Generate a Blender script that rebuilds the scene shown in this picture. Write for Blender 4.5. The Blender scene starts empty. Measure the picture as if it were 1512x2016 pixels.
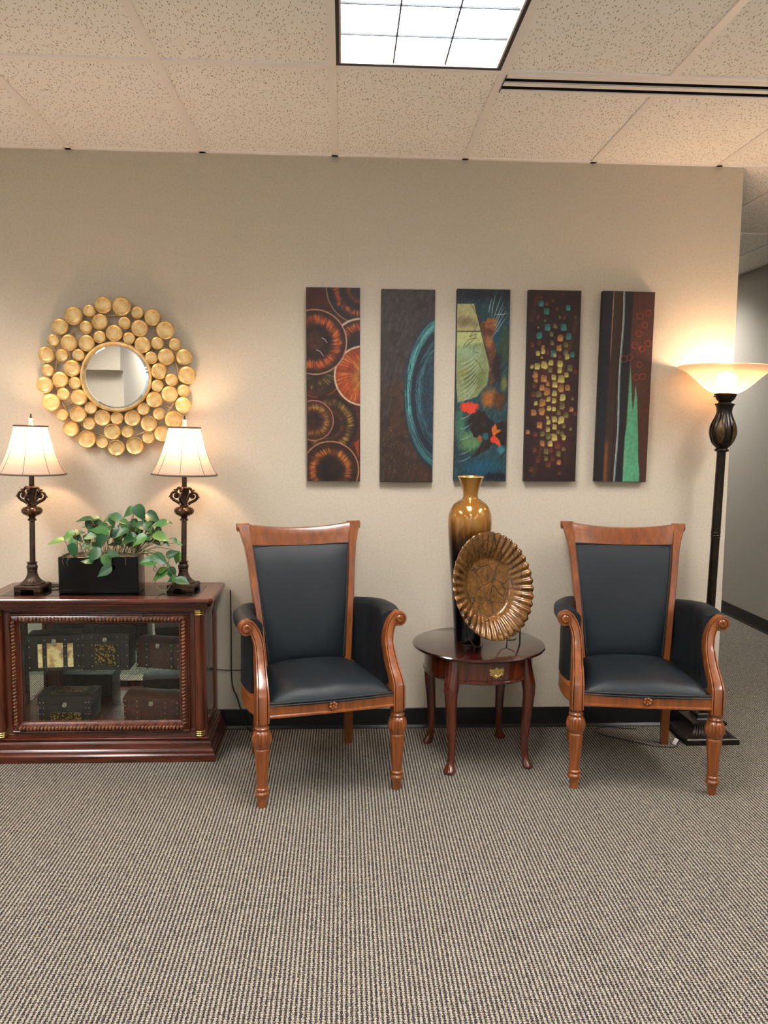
import bpy, bmesh, math, random
import numpy as np
from mathutils import Vector, Matrix
PI = math.pi
random.seed(7)
rng = np.random.default_rng(11)
SC = bpy.context.scene
C = SC.collection

# ------------------------------------------------------------------ camera
def cam_setup():
    f, yaw, pitch, roll = 1600.0, 0.0502, 0.0996, 0.0097
    fw = Vector((math.sin(yaw)*math.cos(pitch), math.cos(yaw)*math.cos(pitch), -math.sin(pitch)))
    r = Vector((math.cos(yaw), -math.sin(yaw), 0)); u = r.cross(fw)
    c, s = math.cos(roll), math.sin(roll)
    r2 = c*r + s*u; u2 = -s*r + c*u
    cd = bpy.data.cameras.new('camera'); cam = bpy.data.objects.new('camera', cd); C.objects.link(cam)
    m = Matrix((r2, u2, -fw)).transposed().to_4x4(); m.translation = Vector((0.0471, -3.9418, 1.4797))
    cam.matrix_world = m
    cd.sensor_fit = 'HORIZONTAL'; cd.sensor_width = 36; cd.lens = f/1512*36
    cd.clip_start = .05; cd.clip_end = 50
    SC.camera = cam
cam_setup()
w = bpy.data.worlds.new('world'); SC.world = w; w.use_nodes = True
w.node_tree.nodes['Background'].inputs[0].default_value = (.9, .95, 1, 1)
w.node_tree.nodes['Background'].inputs[1].default_value = .05
SC.view_settings.view_transform = 'Standard'; SC.view_settings.look = 'None'
SC.view_settings.exposure = 0.52; SC.view_settings.gamma = 1; SC.view_settings.use_curve_mapping = False
TROFFER_EMIT = 27.0
TABLE_BULB = 245.0
FLOOR_BULB = 122.0

# ------------------------------------------------------------------ helpers
def lin(c):
    r = []
    for v in c:
        v = v/255.0
        r.append(v/12.92 if v <= .04045 else ((v+.055)/1.055)**2.4)
    return tuple(r)

def tag(o, label=None, cat=None, group=None, kind=None):
    if label: o['label'] = label
    if cat: o['category'] = cat
    if group: o['group'] = group
    if kind: o['kind'] = kind
    return o

def thing(name, label, cat, loc=(0, 0, 0), rz=0, group=None):
    o = bpy.data.objects.new(name, None); C.objects.link(o)
    o.empty_display_size = .05
    o.location = loc; o.rotation_euler = (0, 0, rz)
    return tag(o, label, cat, group)

def obj(name, mb, m, parent=None, smooth=40, label=None):
    if isinstance(mb, MB): V, F = mb.v, mb.f
    else: V, F = mb
    me = bpy.data.meshes.new(name); me.from_pydata([tuple(p) for p in V], [], F)
    me.materials.append(m)
    bm = bmesh.new(); bm.from_mesh(me); bmesh.ops.recalc_face_normals(bm, faces=bm.faces[:]); bm.to_mesh(me); bm.free()
    if smooth:
        me.shade_smooth(); me.set_sharp_from_angle(angle=math.radians(smooth))
    o = bpy.data.objects.new(name, me); C.objects.link(o)
    if parent: o.parent = parent
    if label: o['label'] = label
    return o

class MB:
    def __init__(s): s.v = []; s.f = []
    def add(s, V, F, M=None):
        n = len(s.v)
        for p in V:
            p = Vector(p)
            s.v.append(tuple(M @ p) if M is not None else tuple(p))
        s.f += [tuple(i+n for i in f) for f in F]
        return s
    def box(s, x0, x1, y0, y1, z0, z1, b=0.0, M=None):
        if b <= 0:
            V = [(x, y, z) for x in (x0, x1) for y in (y0, y1) for z in (z0, z1)]
            F = [(0, 1, 3, 2), (4, 6, 7, 5), (0, 4, 5, 1), (2, 3, 7, 6), (0, 2, 6, 4), (1, 5, 7, 3)]
            return s.add(V, F, M)
        b = min(b, abs(x1-x0)*.49, abs(y1-y0)*.49, abs(z1-z0)*.49)
        bm = bmesh.new(); bmesh.ops.create_cube(bm, size=1)
        for v in bm.verts:
            v.co = Vector(((x0+x1)/2+v.co.x*(x1-x0), (y0+y1)/2+v.co.y*(y1-y0), (z0+z1)/2+v.co.z*(z1-z0)))
        bmesh.ops.bevel(bm, geom=bm.edges[:], offset=b, segments=2, affect='EDGES', profile=.6)
        bm.verts.index_update()
        s.add([v.co.copy() for v in bm.verts], [tuple(v.index for v in f.verts) for f in bm.faces], M); bm.free()
        return s
    def rings(s, R, close=True, cap=(True, True), M=None):
        # R: list of rings of equal count
        n = len(R[0]); V = [p for r in R for p in r]; F = []
        for i in range(len(R)-1):
            for j in range(n if close else n-1):
                k = (j+1) % n
                F.append((i*n+j, i*n+k, (i+1)*n+k, (i+1)*n+j))
        if close and cap[0]: F.append(tuple(range(n)))
        if close and cap[1]: F.append(tuple((len(R)-1)*n+j for j in range(n)))
        return s.add(V, F, M)
    def lathe(s, prof, seg=32, flute=None, M=None, cap=(True, True)):
        R = []
        for r, z in prof:
            ring = []
            for j in range(seg):
                a = 2*PI*j/seg
                rr = r*(flute(a, z) if flute else 1)
                ring.append((rr*math.cos(a), rr*math.sin(a), z))
            R.append(ring)
        return s.rings(R, cap=cap, M=M)
    def tube(s, pts, rad, seg=8, cap=True, M=None):
        pts = [Vector(p) for p in pts]; n = len(pts)
        if not hasattr(rad, '__len__'): rad = [rad]*n
        R = []; up = None
        for i, p in enumerate(pts):
            t = (pts[min(i+1, n-1)]-pts[max(i-1, 0)]).normalized()
            if up is None:
                up = Vector((0, 0, 1)) if abs(t.z) < .9 else Vector((1, 0, 0))
            a = t.cross(up).normalized(); b = a.cross(t).normalized(); up = b
            R.append([p + rad[i]*(math.cos(2*PI*j/seg)*a+math.sin(2*PI*j/seg)*b) for j in range(seg)])
        return s.rings(R, cap=(cap, cap), M=M)
    def sphere(s, c, r, su=12, sv=8, M=None):
        r = r if hasattr(r, '__len__') else (r, r, r)
        R = []
        for i in range(sv+1):
            t = PI*i/sv; t = min(max(t, .02), PI-.02)
            R.append([(c[0]+r[0]*math.sin(t)*math.cos(2*PI*j/su), c[1]+r[1]*math.sin(t)*math.sin(2*PI*j/su), c[2]+r[2]*math.cos(t)) for j in range(su)])
        return s.rings(R, M=M)

def catmull(P, n=6):
    P = [np.array(p, float) for p in P]; out = []
    Q = [2*P[0]-P[1]]+P+[2*P[-1]-P[-2]]
    for i in range(1, len(Q)-2):
        for k in range(n):
            t = k/n; a, b, c, d = Q[i-1:i+3]
            out.append(.5*((2*b)+(c-a)*t+(2*a-5*b+4*c-d)*t*t+(-a+3*b-3*c+d)*t**3))
    out.append(Q[-2]); return out

def catmull4(P, n=4):
    return catmull([tuple(p) for p in P], n)

def copy_tree(o, parent=None):
    c = o.copy(); C.objects.link(c); c.parent = parent
    for ch in list(o.children): copy_tree(ch, c)
    return c

# ------------------------------------------------------------------ materials
def mat(name, col, rough=.5, metal=0, spec=.5, coat=0, **kw):
    m = bpy.data.materials.new(name); m.use_nodes = True
    b = m.node_tree.nodes['Principled BSDF']
    b.inputs['Base Color'].default_value = (*col, 1)
    b.inputs['Roughness'].default_value = rough; b.inputs['Metallic'].default_value = metal
    b.inputs['Specular IOR Level'].default_value = spec
    b.inputs['Coat Weight'].default_value = coat
    for k, v in kw.items(): b.inputs[k.replace('_', ' ')].default_value = v
    return m
class N:
    def __init__(s, m): s.t = m.node_tree; s.b = s.t.nodes.get('Principled BSDF'); s.out = s.t.nodes.get('Material Output')
    def n(s, typ, ins=None, **kw):
        nd = s.t.nodes.new(typ)
        for k, v in kw.items(): setattr(nd, k, v)
        for k, v in (ins or {}).items():
            if hasattr(v, 'is_output') or isinstance(v, bpy.types.NodeSocket): s.t.links.new(v, nd.inputs[k])
            else: nd.inputs[k].default_value = v
        return nd
    def l(s, a, b): s.t.links.new(a, b)
    def coord(s, kind='Object'): return s.n('ShaderNodeTexCoord').outputs[kind]
    def noise(s, vec, scale, detail=3, rough=.5): return s.n('ShaderNodeTexNoise', {'Vector': vec, 'Scale': scale, 'Detail': detail, 'Roughness': rough}).outputs['Fac']
    def map(s, vec, scale=(1, 1, 1), rot=(0, 0, 0), loc=(0, 0, 0)): return s.n('ShaderNodeMapping', {'Vector': vec, 'Scale': scale, 'Rotation': rot, 'Location': loc}).outputs[0]
    def ramp(s, fac, stops, interp='LINEAR'):
        nd = s.n('ShaderNodeValToRGB', {'Fac': fac}); cr = nd.color_ramp; cr.interpolation = interp
        while len(cr.elements) < len(stops): cr.elements.new(.5)
        for e, (p, c) in zip(cr.elements, stops): e.position = p; e.color = (*c, 1) if len(c) == 3 else c
        return nd.outputs['Color']
    def mix(s, fac, a, b, typ='MIX'):
        nd = s.n('ShaderNodeMix', data_type='RGBA', blend_type=typ)
        for k, v in ((0, fac), (6, a), (7, b)):
            if isinstance(v, bpy.types.NodeSocket): s.l(v, nd.inputs[k])
            else: nd.inputs[k].default_value = v if not (k > 0 and len(v) == 3) else (*v, 1)
        return nd.outputs[2]
    def math(s, op, a, b=0.0, c=0.0):
        nd = s.n('ShaderNodeMath', operation=op)
        for k, v in ((0, a), (1, b), (2, c)):
            if isinstance(v, bpy.types.NodeSocket): s.l(v, nd.inputs[k])
            else: nd.inputs[k].default_value = v
        return nd.outputs[0]
    def color(s, sock): s.l(sock, s.b.inputs['Base Color'])
    def bump(s, h, strength=.3, dist=.01):
        nd = s.n('ShaderNodeBump', {'Height': h, 'Strength': strength, 'Distance': dist}); s.l(nd.outputs[0], s.b.inputs['Normal'])

def g3(v): return (v, v, v)
def wood(name, a, b, c, rough=.3, coat=.35, stretch=(14, 14, 1.2), scale=3):
    m = mat(name, b, rough, coat=coat, Coat_Roughness=.12); n = N(m)
    v = n.map(n.coord(), stretch)
    f = n.noise(v, scale, 5, .6); f2 = n.noise(n.map(n.coord(), (3, 3, 3)), 2, 2)
    c1 = n.ramp(f, [(.3, a), (.5, b), (.72, c)])
    n.color(n.mix(n.math('MULTIPLY', f2, .45), c1, a)); n.bump(f, .04, .002)
    return m
M = {}
M['chair_wood'] = wood('chair_wood', lin((94, 48, 17)), lin((128, 68, 26)), lin((150, 86, 38)))
M['cabinet_wood'] = wood('cabinet_wood', lin((40, 12, 6)), lin((84, 34, 18)), lin((110, 50, 26)), .25, .5, stretch=(1.5, 10, 12))
M['cabinet_wood_v'] = wood('cabinet_wood_upright', lin((44, 14, 6)), lin((88, 38, 18)), lin((108, 52, 26)), .25, .5)
M['carved'] = wood('carved_wood', lin((50, 20, 8)), lin((112, 66, 36)), lin((146, 96, 60)), .3, .4)
M['table_wood'] = wood('table_wood', lin((50, 16, 7)), lin((80, 30, 13)), lin((98, 42, 19)), .18, .7)
M['table_top'] = wood('table_top_wood', lin((28, 8, 6)), lin((44, 13, 10)), lin((60, 20, 14)), .12, .8, stretch=(2, 14, 14))

def leather():
    m = mat('black_leather', lin((26, 33, 40)), .46, spec=.32); n = N(m)
    v = n.coord(); vo = n.n('ShaderNodeTexVoronoi', {'Vector': v, 'Scale': 420.0}).outputs['Distance']
    w_ = n.noise(n.map(v, (8, 30, 30)), 1.6, 4)
    n.bump(n.math('ADD', n.math('MULTIPLY', vo, .25), n.math('MULTIPLY', w_, .5)), .35, .0025)
    n.color(n.mix(n.noise(v, 6, 2), lin((13, 20, 25)), lin((23, 31, 37))))
    return m
M['leather'] = leather()
M['piping'] = mat('black_piping', lin((22, 26, 32)), .4)

def wallpaper(name, base):
    m = mat(name, base, .75, spec=.25); n = N(m); v = n.coord()
    a = n.noise(n.map(v, (1, 1, 1)), 90, 3, .6); b = n.noise(v, 9, 3); sp = n.noise(n.map(v, (1, 1, 1)), 150, 2)
    dk = tuple(x*.91 for x in base); lt = tuple(min(1, x*1.06) for x in base)
    c = n.ramp(a, [(.30, dk), (.48, base), (.7, lt)])
    c = n.mix(n.math('MULTIPLY', b, .12), c, tuple(x*.85 for x in base))
    fl = n.ramp(sp, [(.26, g3(1)), (.33, g3(0))])
    c = n.mix(n.math('MULTIPLY', fl, .3), c, tuple(x*.7 for x in base))
    n.color(c); n.bump(a, .12, .002)
    return m
WALL = (.535, .475, .38)
M['wall'] = wallpaper('beige_vinyl_wallcovering', WALL)
M['corr_wall'] = wallpaper('corridor_wallcovering', (.40, .37, .31))
M['blue_daylit_wall'] = mat('painted_blue_daylight', (.56, .66, .76), .7)  # blue of daylight put into the wall colour, paled to bounce light
M['pale_bounce_wall'] = mat('pale_bounce_paint', (.88, .86, .83), .7)  # unseen left wall, made this pale to bounce light onto the ceiling
M['base_black'] = mat('black_vinyl_base', (.006, .006, .007), .35)
M['tbar'] = mat('ceiling_grid_enamel', (.92, .86, .82), .45)

def tile_mat():
    m = mat('fissured_mineral_tile', (.68, .56, .46), .95, spec=.1); n = N(m); v = n.coord()
    # short random fissures : stretched voronoi cells, turned by noise
    d = n.n('ShaderNodeTexNoise', {'Vector': v, 'Scale': 14.0, 'Detail': 2.0}).outputs['Color']
    vv = n.mix(.035, v, d)
    outs = []
    for rot, sc, th in ((.35, (84, 24, 1), .06), (1.9, (92, 28, 1), .05), (1.0, (130, 110, 1), .03)):
        x = n.map(vv, sc, (0, 0, rot))
        vo = n.n('ShaderNodeTexVoronoi', {'Vector': x, 'Scale': 1.0}, voronoi_dimensions='2D')
        rnd = n.math('GREATER_THAN', n.n('ShaderNodeSeparateColor', {'Color': vo.outputs['Color']}).outputs[0], .45)
        outs.append(n.math('MULTIPLY', n.math('LESS_THAN', vo.outputs['Distance'], th+.07), rnd))
    f = n.math('MAXIMUM', n.math('MAXIMUM', outs[0], outs[1]), outs[2])
    fine = n.noise(v, 220, 2)
    c = n.mix(n.math('MULTIPLY', fine, .25), (.97, .93, .88), (.89, .84, .78))
    n.color(n.mix(n.math('MULTIPLY', f, .85), c, (.30, .22, .17)))
    n.bump(n.math('SUBTRACT', n.math('MULTIPLY', fine, .3), f), .5, .004)
    return m
M['tile'] = tile_mat()

def carpet_mat():
    m = mat('striped_loop_carpet', (.2, .18, .15), .97, spec=.05); n = N(m)
    v = n.coord()
    P = .0130
    wob = n.noise(n.map(v, (90, 90, 90)), 1.6, 2)
    sx = n.n('ShaderNodeSeparateXYZ', {'Vector': v})
    x = n.math('ADD', sx.outputs[0], n.math('MULTIPLY', n.math('SUBTRACT', wob, .5), .009))
    s1 = n.math('SINE', n.math('MULTIPLY', x, 2*PI/P))
    loops = n.math('SINE', n.math('ADD', n.math('MULTIPLY', sx.outputs[1], 2*PI/.0085), n.math('MULTIPLY', wob, 9.0)))
    h = n.math('ADD', s1, n.math('MULTIPLY', loops, .45))
    spk = n.noise(v, 330, 2, .7); spk2 = n.noise(n.map(v, (1, .5, 1)), 210, 1)
    h2 = n.math('ADD', n.math('MULTIPLY', h, .32), n.math('ADD', n.math('MULTIPLY', n.math('SUBTRACT', spk, .5), 2.6), .52))
    c = n.ramp(h2, [(.15, lin((35, 33, 42))), (.42, lin((65, 62, 64))), (.60, lin((126, 120, 107))), (.85, lin((176, 168, 150)))])
    brown = n.ramp(spk2, [(.62, g3(0)), (.72, g3(1))])
    c = n.mix(n.math('MULTIPLY', brown, .45), c, lin((120, 78, 56)))
    blue = n.ramp(n.noise(n.map(v, (1, .5, 1), loc=(3, 3, 3)), 190, 1), [(.64, g3(0)), (.74, g3(1))])
    c = n.mix(n.math('MULTIPLY', blue, .4), c, lin((62, 68, 92)))
    n.color(c); n.bump(n.math('ADD', h, n.math('MULTIPLY', spk, 1.5)), .6, .004)
    return m
M['carpet'] = carpet_mat()

def gold_disc():
    m = mat('antique_gold_leaf', lin((190, 140, 66)), .38, metal=.55); n = N(m); v = n.coord()
    f = n.noise(v, 28, 4, .7)
    n.color(n.ramp(f, [(.3, lin((176, 138, 80))), (.48, lin((214, 182, 122))), (.7, lin((232, 208, 156)))]))
    n.l(n.ramp(f, [(.3, g3(.55)), (.7, g3(.3))]), n.b.inputs['Roughness']); n.bump(f, .15, .003)
    return m
M['gold'] = gold_disc()
M['mirror'] = mat('mirror_silver', (.90, .92, .92), .01, metal=1)
M['cab_mirror'] = mat('cabinet_back_mirror', (.80, .84, .82), .01, metal=1)
M['brass'] = mat('polished_brass', lin((210, 186, 122)), .25, metal=1)
M['black_gloss'] = mat('black_gloss_lacquer', (.002, .002, .0025), .16, spec=.3)
M['black_metal'] = mat('black_wire', (.01, .01, .01), .4)
M['cord'] = mat('black_cord', (.012, .011, .010), .5)

def bronze(name, a, b, rough=.38, metal=.35):
    m = mat(name, a, rough, metal=metal); n = N(m); f = n.noise(n.coord(), 40, 4, .7)
    n.color(n.ramp(f, [(.38, a), (.66, b)])); n.bump(f, .15, .002)
    return m
M['bronze'] = bronze('dark_bronze_resin', lin((30, 20, 15)), lin((74, 50, 34)))
M['bronze_ball'] = bronze('polished_bronze_glaze', lin((48, 28, 17)), lin((110, 76, 48)), .2, .5)
M['lamp_bronze'] = bronze('floor_lamp_bronze', lin((22, 16, 12)), lin((40, 29, 19)), .28, .5)
M['lamp_gilt'] = bronze('floor_lamp_gilt_panel', lin((58, 44, 22)), lin((92, 74, 40)), .35, .5)
M['base_dark'] = bronze('aged_black_base', lin((16, 13, 11)), lin((48, 36, 26)), .35, .3)
M['trim_brown'] = mat('brown_shade_trim', lin((104, 84, 66)), .8)

def glassy(name, col, tw, rough=.9, tcol=None):
    m = bpy.data.materials.new(name); m.use_nodes = True; t = m.node_tree; t.nodes.clear(); n = N(m)
    out = n.n('ShaderNodeOutputMaterial'); d = n.n('ShaderNodeBsdfDiffuse', {'Color': (*col, 1)})
    tr = n.n('ShaderNodeBsdfTranslucent', {'Color': (*(tcol or col), 1)})
    mx = n.n('ShaderNodeMixShader', {'Fac': tw}); n.l(d.outputs[0], mx.inputs[1]); n.l(tr.outputs[0], mx.inputs[2])
    if rough < .8:
        g = n.n('ShaderNodeBsdfGlossy', {'Color': (1, 1, 1, 1), 'Roughness': rough}); m2 = n.n('ShaderNodeMixShader', {'Fac': .05})
        n.l(mx.outputs[0], m2.inputs[1]); n.l(g.outputs[0], m2.inputs[2]); mx = m2
    n.l(mx.outputs[0], out.inputs[0]); return m
M['shade'] = glassy('cream_fabric_shade', (.50, .42, .35), .33)
M['alabaster'] = glassy('alabaster_glass', (.84, .70, .56), .66, .25)
nn_ = N(M['alabaster']); mx_ = nn_.n('ShaderNodeMixShader', {'Fac': .30}); old_ = M['alabaster'].node_tree.nodes['Material Output'].inputs[0].links[0].from_socket
rf_ = nn_.n('ShaderNodeBsdfRefraction', {'Color': (1, .86, .72, 1), 'Roughness': .38, 'IOR': 1.12}); nn_.l(old_, mx_.inputs[1]); nn_.l(rf_.outputs[0], mx_.inputs[2]); nn_.l(mx_.outputs[0], M['alabaster'].node_tree.nodes['Material Output'].inputs[0])

def emit(name, col, s):
    m = bpy.data.materials.new(name); m.use_nodes = True; t = m.node_tree; t.nodes.clear(); n = N(m)
    o = n.n('ShaderNodeOutputMaterial'); e = n.n('ShaderNodeEmission', {'Color': (*col, 1), 'Strength': s}); n.l(e.outputs[0], o.inputs[0]); return m
M['bulb'] = emit('warm_bulb', (1, .66, .40), TABLE_BULB)
M['bulb2'] = emit('warm_halogen', (1, .68, .43), FLOOR_BULB)
M['troffer'] = emit('fluorescent_diffuser', (1, .96, .93), TROFFER_EMIT)
# parabolic louver fixture: most of the light goes steeply down, little goes sideways
nt_ = N(M['troffer']); gi_ = nt_.n('ShaderNodeNewGeometry'); dt_ = nt_.n('ShaderNodeVectorMath', {0: gi_.outputs['Incoming'], 1: gi_.outputs['Normal']}, operation='DOT_PRODUCT')
mr_ = nt_.n('ShaderNodeMapRange', {'Value': dt_.outputs['Value'], 'From Min': .36, 'From Max': .66, 'To Min': 2.6, 'To Max': TROFFER_EMIT}, interpolation_type='SMOOTHSTEP')
nt_.l(mr_.outputs[0], [n_ for n_ in M['troffer'].node_tree.nodes if n_.type == 'EMISSION'][0].inputs[1])

def pane(name, tint=(.96, .98, .97)):
    # flat clear glass: straight transmission plus a fresnel mirror reflection
    m = bpy.data.materials.new(name); m.use_nodes = True; t = m.node_tree; t.nodes.clear(); n = N(m)
    o = n.n('ShaderNodeOutputMaterial'); tr = n.n('ShaderNodeBsdfTransparent', {'Color': (*tint, 1)})
    g = n.n('ShaderNodeBsdfGlossy', {'Color': (1, 1, 1, 1), 'Roughness': .01}); f = n.n('ShaderNodeFresnel', {'IOR': 1.5}).outputs[0]; bf = n.n('ShaderNodeNewGeometry').outputs['Backfacing']
    mx = n.n('ShaderNodeMixShader', {'Fac': n.math('MULTIPLY', f, n.math('SUBTRACT', 1.0, bf))}); n.l(tr.outputs[0], mx.inputs[1]); n.l(g.outputs[0], mx.inputs[2]); n.l(mx.outputs[0], o.inputs[0]); return m
M['pane'] = pane('clear_glass'); M['pane_edge'] = pane('green_shelf_glass', (.80, .90, .87))
M['crystal'] = mat('crystal_finial', (.95, .9, .85), .1, Transmission_Weight=.4)
M['inlay'] = pane('smoked_glass_top', (.42, .45, .44))
M['leaf'] = None

# ------------------------------------------------------------------ setting
H = 2.752
XL, XR, YB, YF = -3.6, 3.21, 4.6, -6.8      # left wall, corridor wall, corridor end, wall behind the camera
def struct(name, mb, m, parent=None, smooth=0):
    o = obj(name, mb, m, parent, smooth)
    if not parent: o['kind'] = 'structure'
    return o
struct('floor', MB().box(XL, XR, YF, YB, -.06, 0), M['carpet'])
struct('wall_back', MB().box(XL, 1.952, 0, .125, 0, H+.1), M['wall'])
struct('wall_right', MB().box(XR, XR+.1, YF, YB, 0, H+.1), M['corr_wall'])
struct('wall_left', MB().box(XL-.1, XL, YF, YB, 0, H+.1), M['pale_bounce_wall'])
struct('wall_front', MB().box(XL, XR, YF-.1, YF, 0, H+.1), M['blue_daylit_wall'])
struct('wall_corridor', MB().box(XL, XR, YB, YB+.1, 0, H+.1), M['corr_wall'])
struct('wall_front_left', MB().box(XL, -2.35, YF+.001, -5.2, 0, H), M['wall'])
struct('trim_1', MB().box(XL, -2.35, -5.2, -5.08, 2.10, H, .004), M['wall'])
def cove(mb, x0, y0, x1, y1, nx, ny):
    # vinyl cove base: flat strip with a small toe
    prof = [(0, 0), (.014, 0), (.014, .004), (.006, .016), (.004, .098), (.002, .101), (0, .101)]
    R = [[(x+nx*d, y+ny*d, z) for d, z in prof] for x, y in ((x0, y0), (x1, y1))]
    mb.rings(R)
b = MB(); cove(b, XL, 0, 1.956, 0, 0, -1); struct('baseboard_back', b, M['base_black'], smooth=30)
b = MB(); cove(b, 1.952, 0, 1.952, .125, 1, 0); struct('baseboard_end', b, M['base_black'], smooth=30)
b = MB(); cove(b, XR, YF, XR, YB, -1, 0); struct('baseboard_right', b, M['base_black'], smooth=30)
b = MB(); cove(b, XL, YF, XL, 0, 1, 0); struct('baseboard_left', b, M['base_black'], smooth=30)
b = MB(); cove(b, 1.95, YB, XR, YB, 0, -1); struct('baseboard_corridor', b, M['base_black'], smooth=30)
# ceiling: plenum slab, lay-in tiles (each its own), T-bar grid
ceil = struct('ceiling', MB().box(XL, XR, YF, YB, H+.1, H+.16), M['tbar'])
S = .6096
rows = [(-.938, 0.0)] + [(-.938-1.2192*(k+1), -.938-1.2192*k) for k in range(5)]
cols = [n*S for n in range(-6, 6)]
TROFF = {(0, 1), (-4, 1), (4, 1), (-4, 3), (0, 3), (4, 3), (0, 5), (-4, 5), (4, 5)}
tile_cache = {}
def tile(x0, x1, y0, y1):
    key = (round(x1-x0, 3), round(y1-y0, 3)); cx, cy = (x0+x1)/2, (y0+y1)/2
    if key not in tile_cache:
        w_, h_ = key[0]/2-.009, key[1]/2-.009
        me_o = obj('tile', MB().box(-w_, w_, -h_, h_, .003, .018, .0), M['tile'], ceil, 0); tile_cache[key] = me_o; o = me_o
    else:
        o = tile_cache[key].copy(); C.objects.link(o)
    o.location = (cx, cy, H)
for r, (y0, y1) in enumerate(rows):
    y0 = max(y0, YF)
    for n_ in range(-6, 6):
        x0, x1 = max(n_*S, XL), min((n_+1)*S, XR)
        if (n_, r) in TROFF: continue
        if r == 0 and n_ in (1, 2):
            tile(x0, x1, -.785, 0); continue
        tile(x0, x1, y0, y1)
ccols = [1.69, 2.29, 2.90, XR]; crow = [0.0, 1.27, 2.49, 3.71, YB]
for i in range(3):
    for j in range(4):
        if (i, j) == (1, 2): continue
        tile(max(ccols[i], 1.46), ccols[i+1], crow[j], crow[j+1])
tile(.9, 1.69, .125, 1.27)
g = MB(); t_ = .0145
def bar(x0, x1, y0, y1): g.box(x0, x1, y0, y1, H-.003, H+.004)
for n_ in range(-5, 6):
    if n_ == 2: bar(n_*S-t_, n_*S+t_, YF, -.938); bar(n_*S-t_, n_*S+t_, -.79, 0)
    else: bar(n_*S-t_, n_*S+t_, YF, 0)
for k in range(6): g.box(XL, XR, -.938-1.2192*k-t_, -.938-1.2192*k+t_, H-.0036, H+.0035)
bar(XL, 1.95, -.022, 0); bar(1.95, XR, -.0125, .0125)
for x in ccols[1:3]: bar(x-t_, x+t_, 0, YB)
for y in crow[1:4]: bar(1.0, XR, y-t_, y+t_)
bar(XR-.02, XR, YF, YB)
struct('ceiling_grid', g, M['tbar'], ceil)

# troffers
M['fix_black'] = mat('black_fixture_reveal', (.012, .008, .012), .4)
M['louver'] = mat('parabolic_louver_aluminium', (.03, .04, .05), .6)
M['fix_white'] = mat('white_fixture_enamel', (.62, .52, .50), .4)
def troffer():
    t = thing('ceiling_light', 'bright recessed fluorescent ceiling light with thin black frame at the top of the photo', 'ceiling light')
    w_, l_ = S/2-t_, 1.2192/2-t_
    f = MB()
    for (x0, x1, y0, y1) in ((-w_, -w_+.012, -l_, l_), (w_-.012, w_, -l_, l_), (-w_, w_, -l_, -l_+.012), (-w_, w_, l_-.012, l_)):
        f.box(x0, x1, y0, y1, -.002, .075)
    obj('frame', f, M['fix_black'], t, 0)
    f = MB(); a = .012; c_ = .018
    for (x0, x1, y0, y1) in ((-w_+a, -w_+c_, -l_+a, l_-a), (w_-c_, w_-a, -l_+a, l_-a), (-w_+a, w_-a, -l_+a, -l_+c_), (-w_+a, w_-a, l_-c_, l_-a)):
        f.box(x0, x1, y0, y1, -.001, .075)
    obj('trim_ring', f, M['fix_white'], t, 0)
    wi, li = w_-c_, l_-c_
    obj('diffuser', MB().box(-wi, wi, -li, li, .060, .066), M['troffer'], t, 0)
    for k in (1, 2):
        x = -wi+2*wi*k/3; obj('louver_blade', MB().box(x-.0025, x+.0025, -li, li, .004, .010), M['louver'], t, 0)
    for k in range(1, 6):
        y = -li+2*li*k/6; obj('louver_blade', MB().box(-wi, wi, y-.0025, y+.0025, .004, .010), M['louver'], t, 0)
    return t
T0 = troffer(); first = True
for (n_, r) in sorted(TROFF, key=lambda a: (a != (0, 1), a))+[(99, 0)]:
    y0, y1 = rows[r]
    if first: o = T0; first = False
    else:
        o = copy_tree(T0); tag(o, 'recessed fluorescent ceiling light in the rest of the office ceiling, outside the photo', 'ceiling light', 'ceiling lights outside the photo')
    o.location = ((n_+.5)*S, (y0+y1)/2, H) if n_ < 99 else (2.595, 3.10, H)
    if n_ == 99: tag(o, 'unseen ceiling light added further down the side corridor to brighten its wall', 'ceiling light')  # unseen fixture added to light the dark corridor wall
# slot diffuser
t = thing('air_diffuser', 'long slot air diffuser with two black slots beside the ceiling light', 'air vent', (S, 0, H))
obj('slot_backing', MB().box(.016, 1.205, -.900, -.800, .020, .024), M['fix_black'], t, 0)
obj('slot_lining', MB().box(.014, .016, -.900, -.800, -.002, .024).box(.016, 1.205, -.902, -.897, -.002, .022).box(.016, 1.205, -.803, -.799, -.002, .022).box(.016, 1.205, -.864, -.861, 0, .022).box(.016, 1.205, -.837, -.834, 0, .022), M['fix_black'], t, 0)
for a_, b_ in ((-.926, -.900), (-.863, -.835), (-.801, -.776)):
    obj('bar', MB().box(.013, 1.207, a_, b_, -.006, .001, .001), M['tbar'], t, 0)
obj('end_cap', MB().box(.0125, .0155, -.926, -.776, -.0062, .001), M['fix_black'], t, 0)

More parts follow.
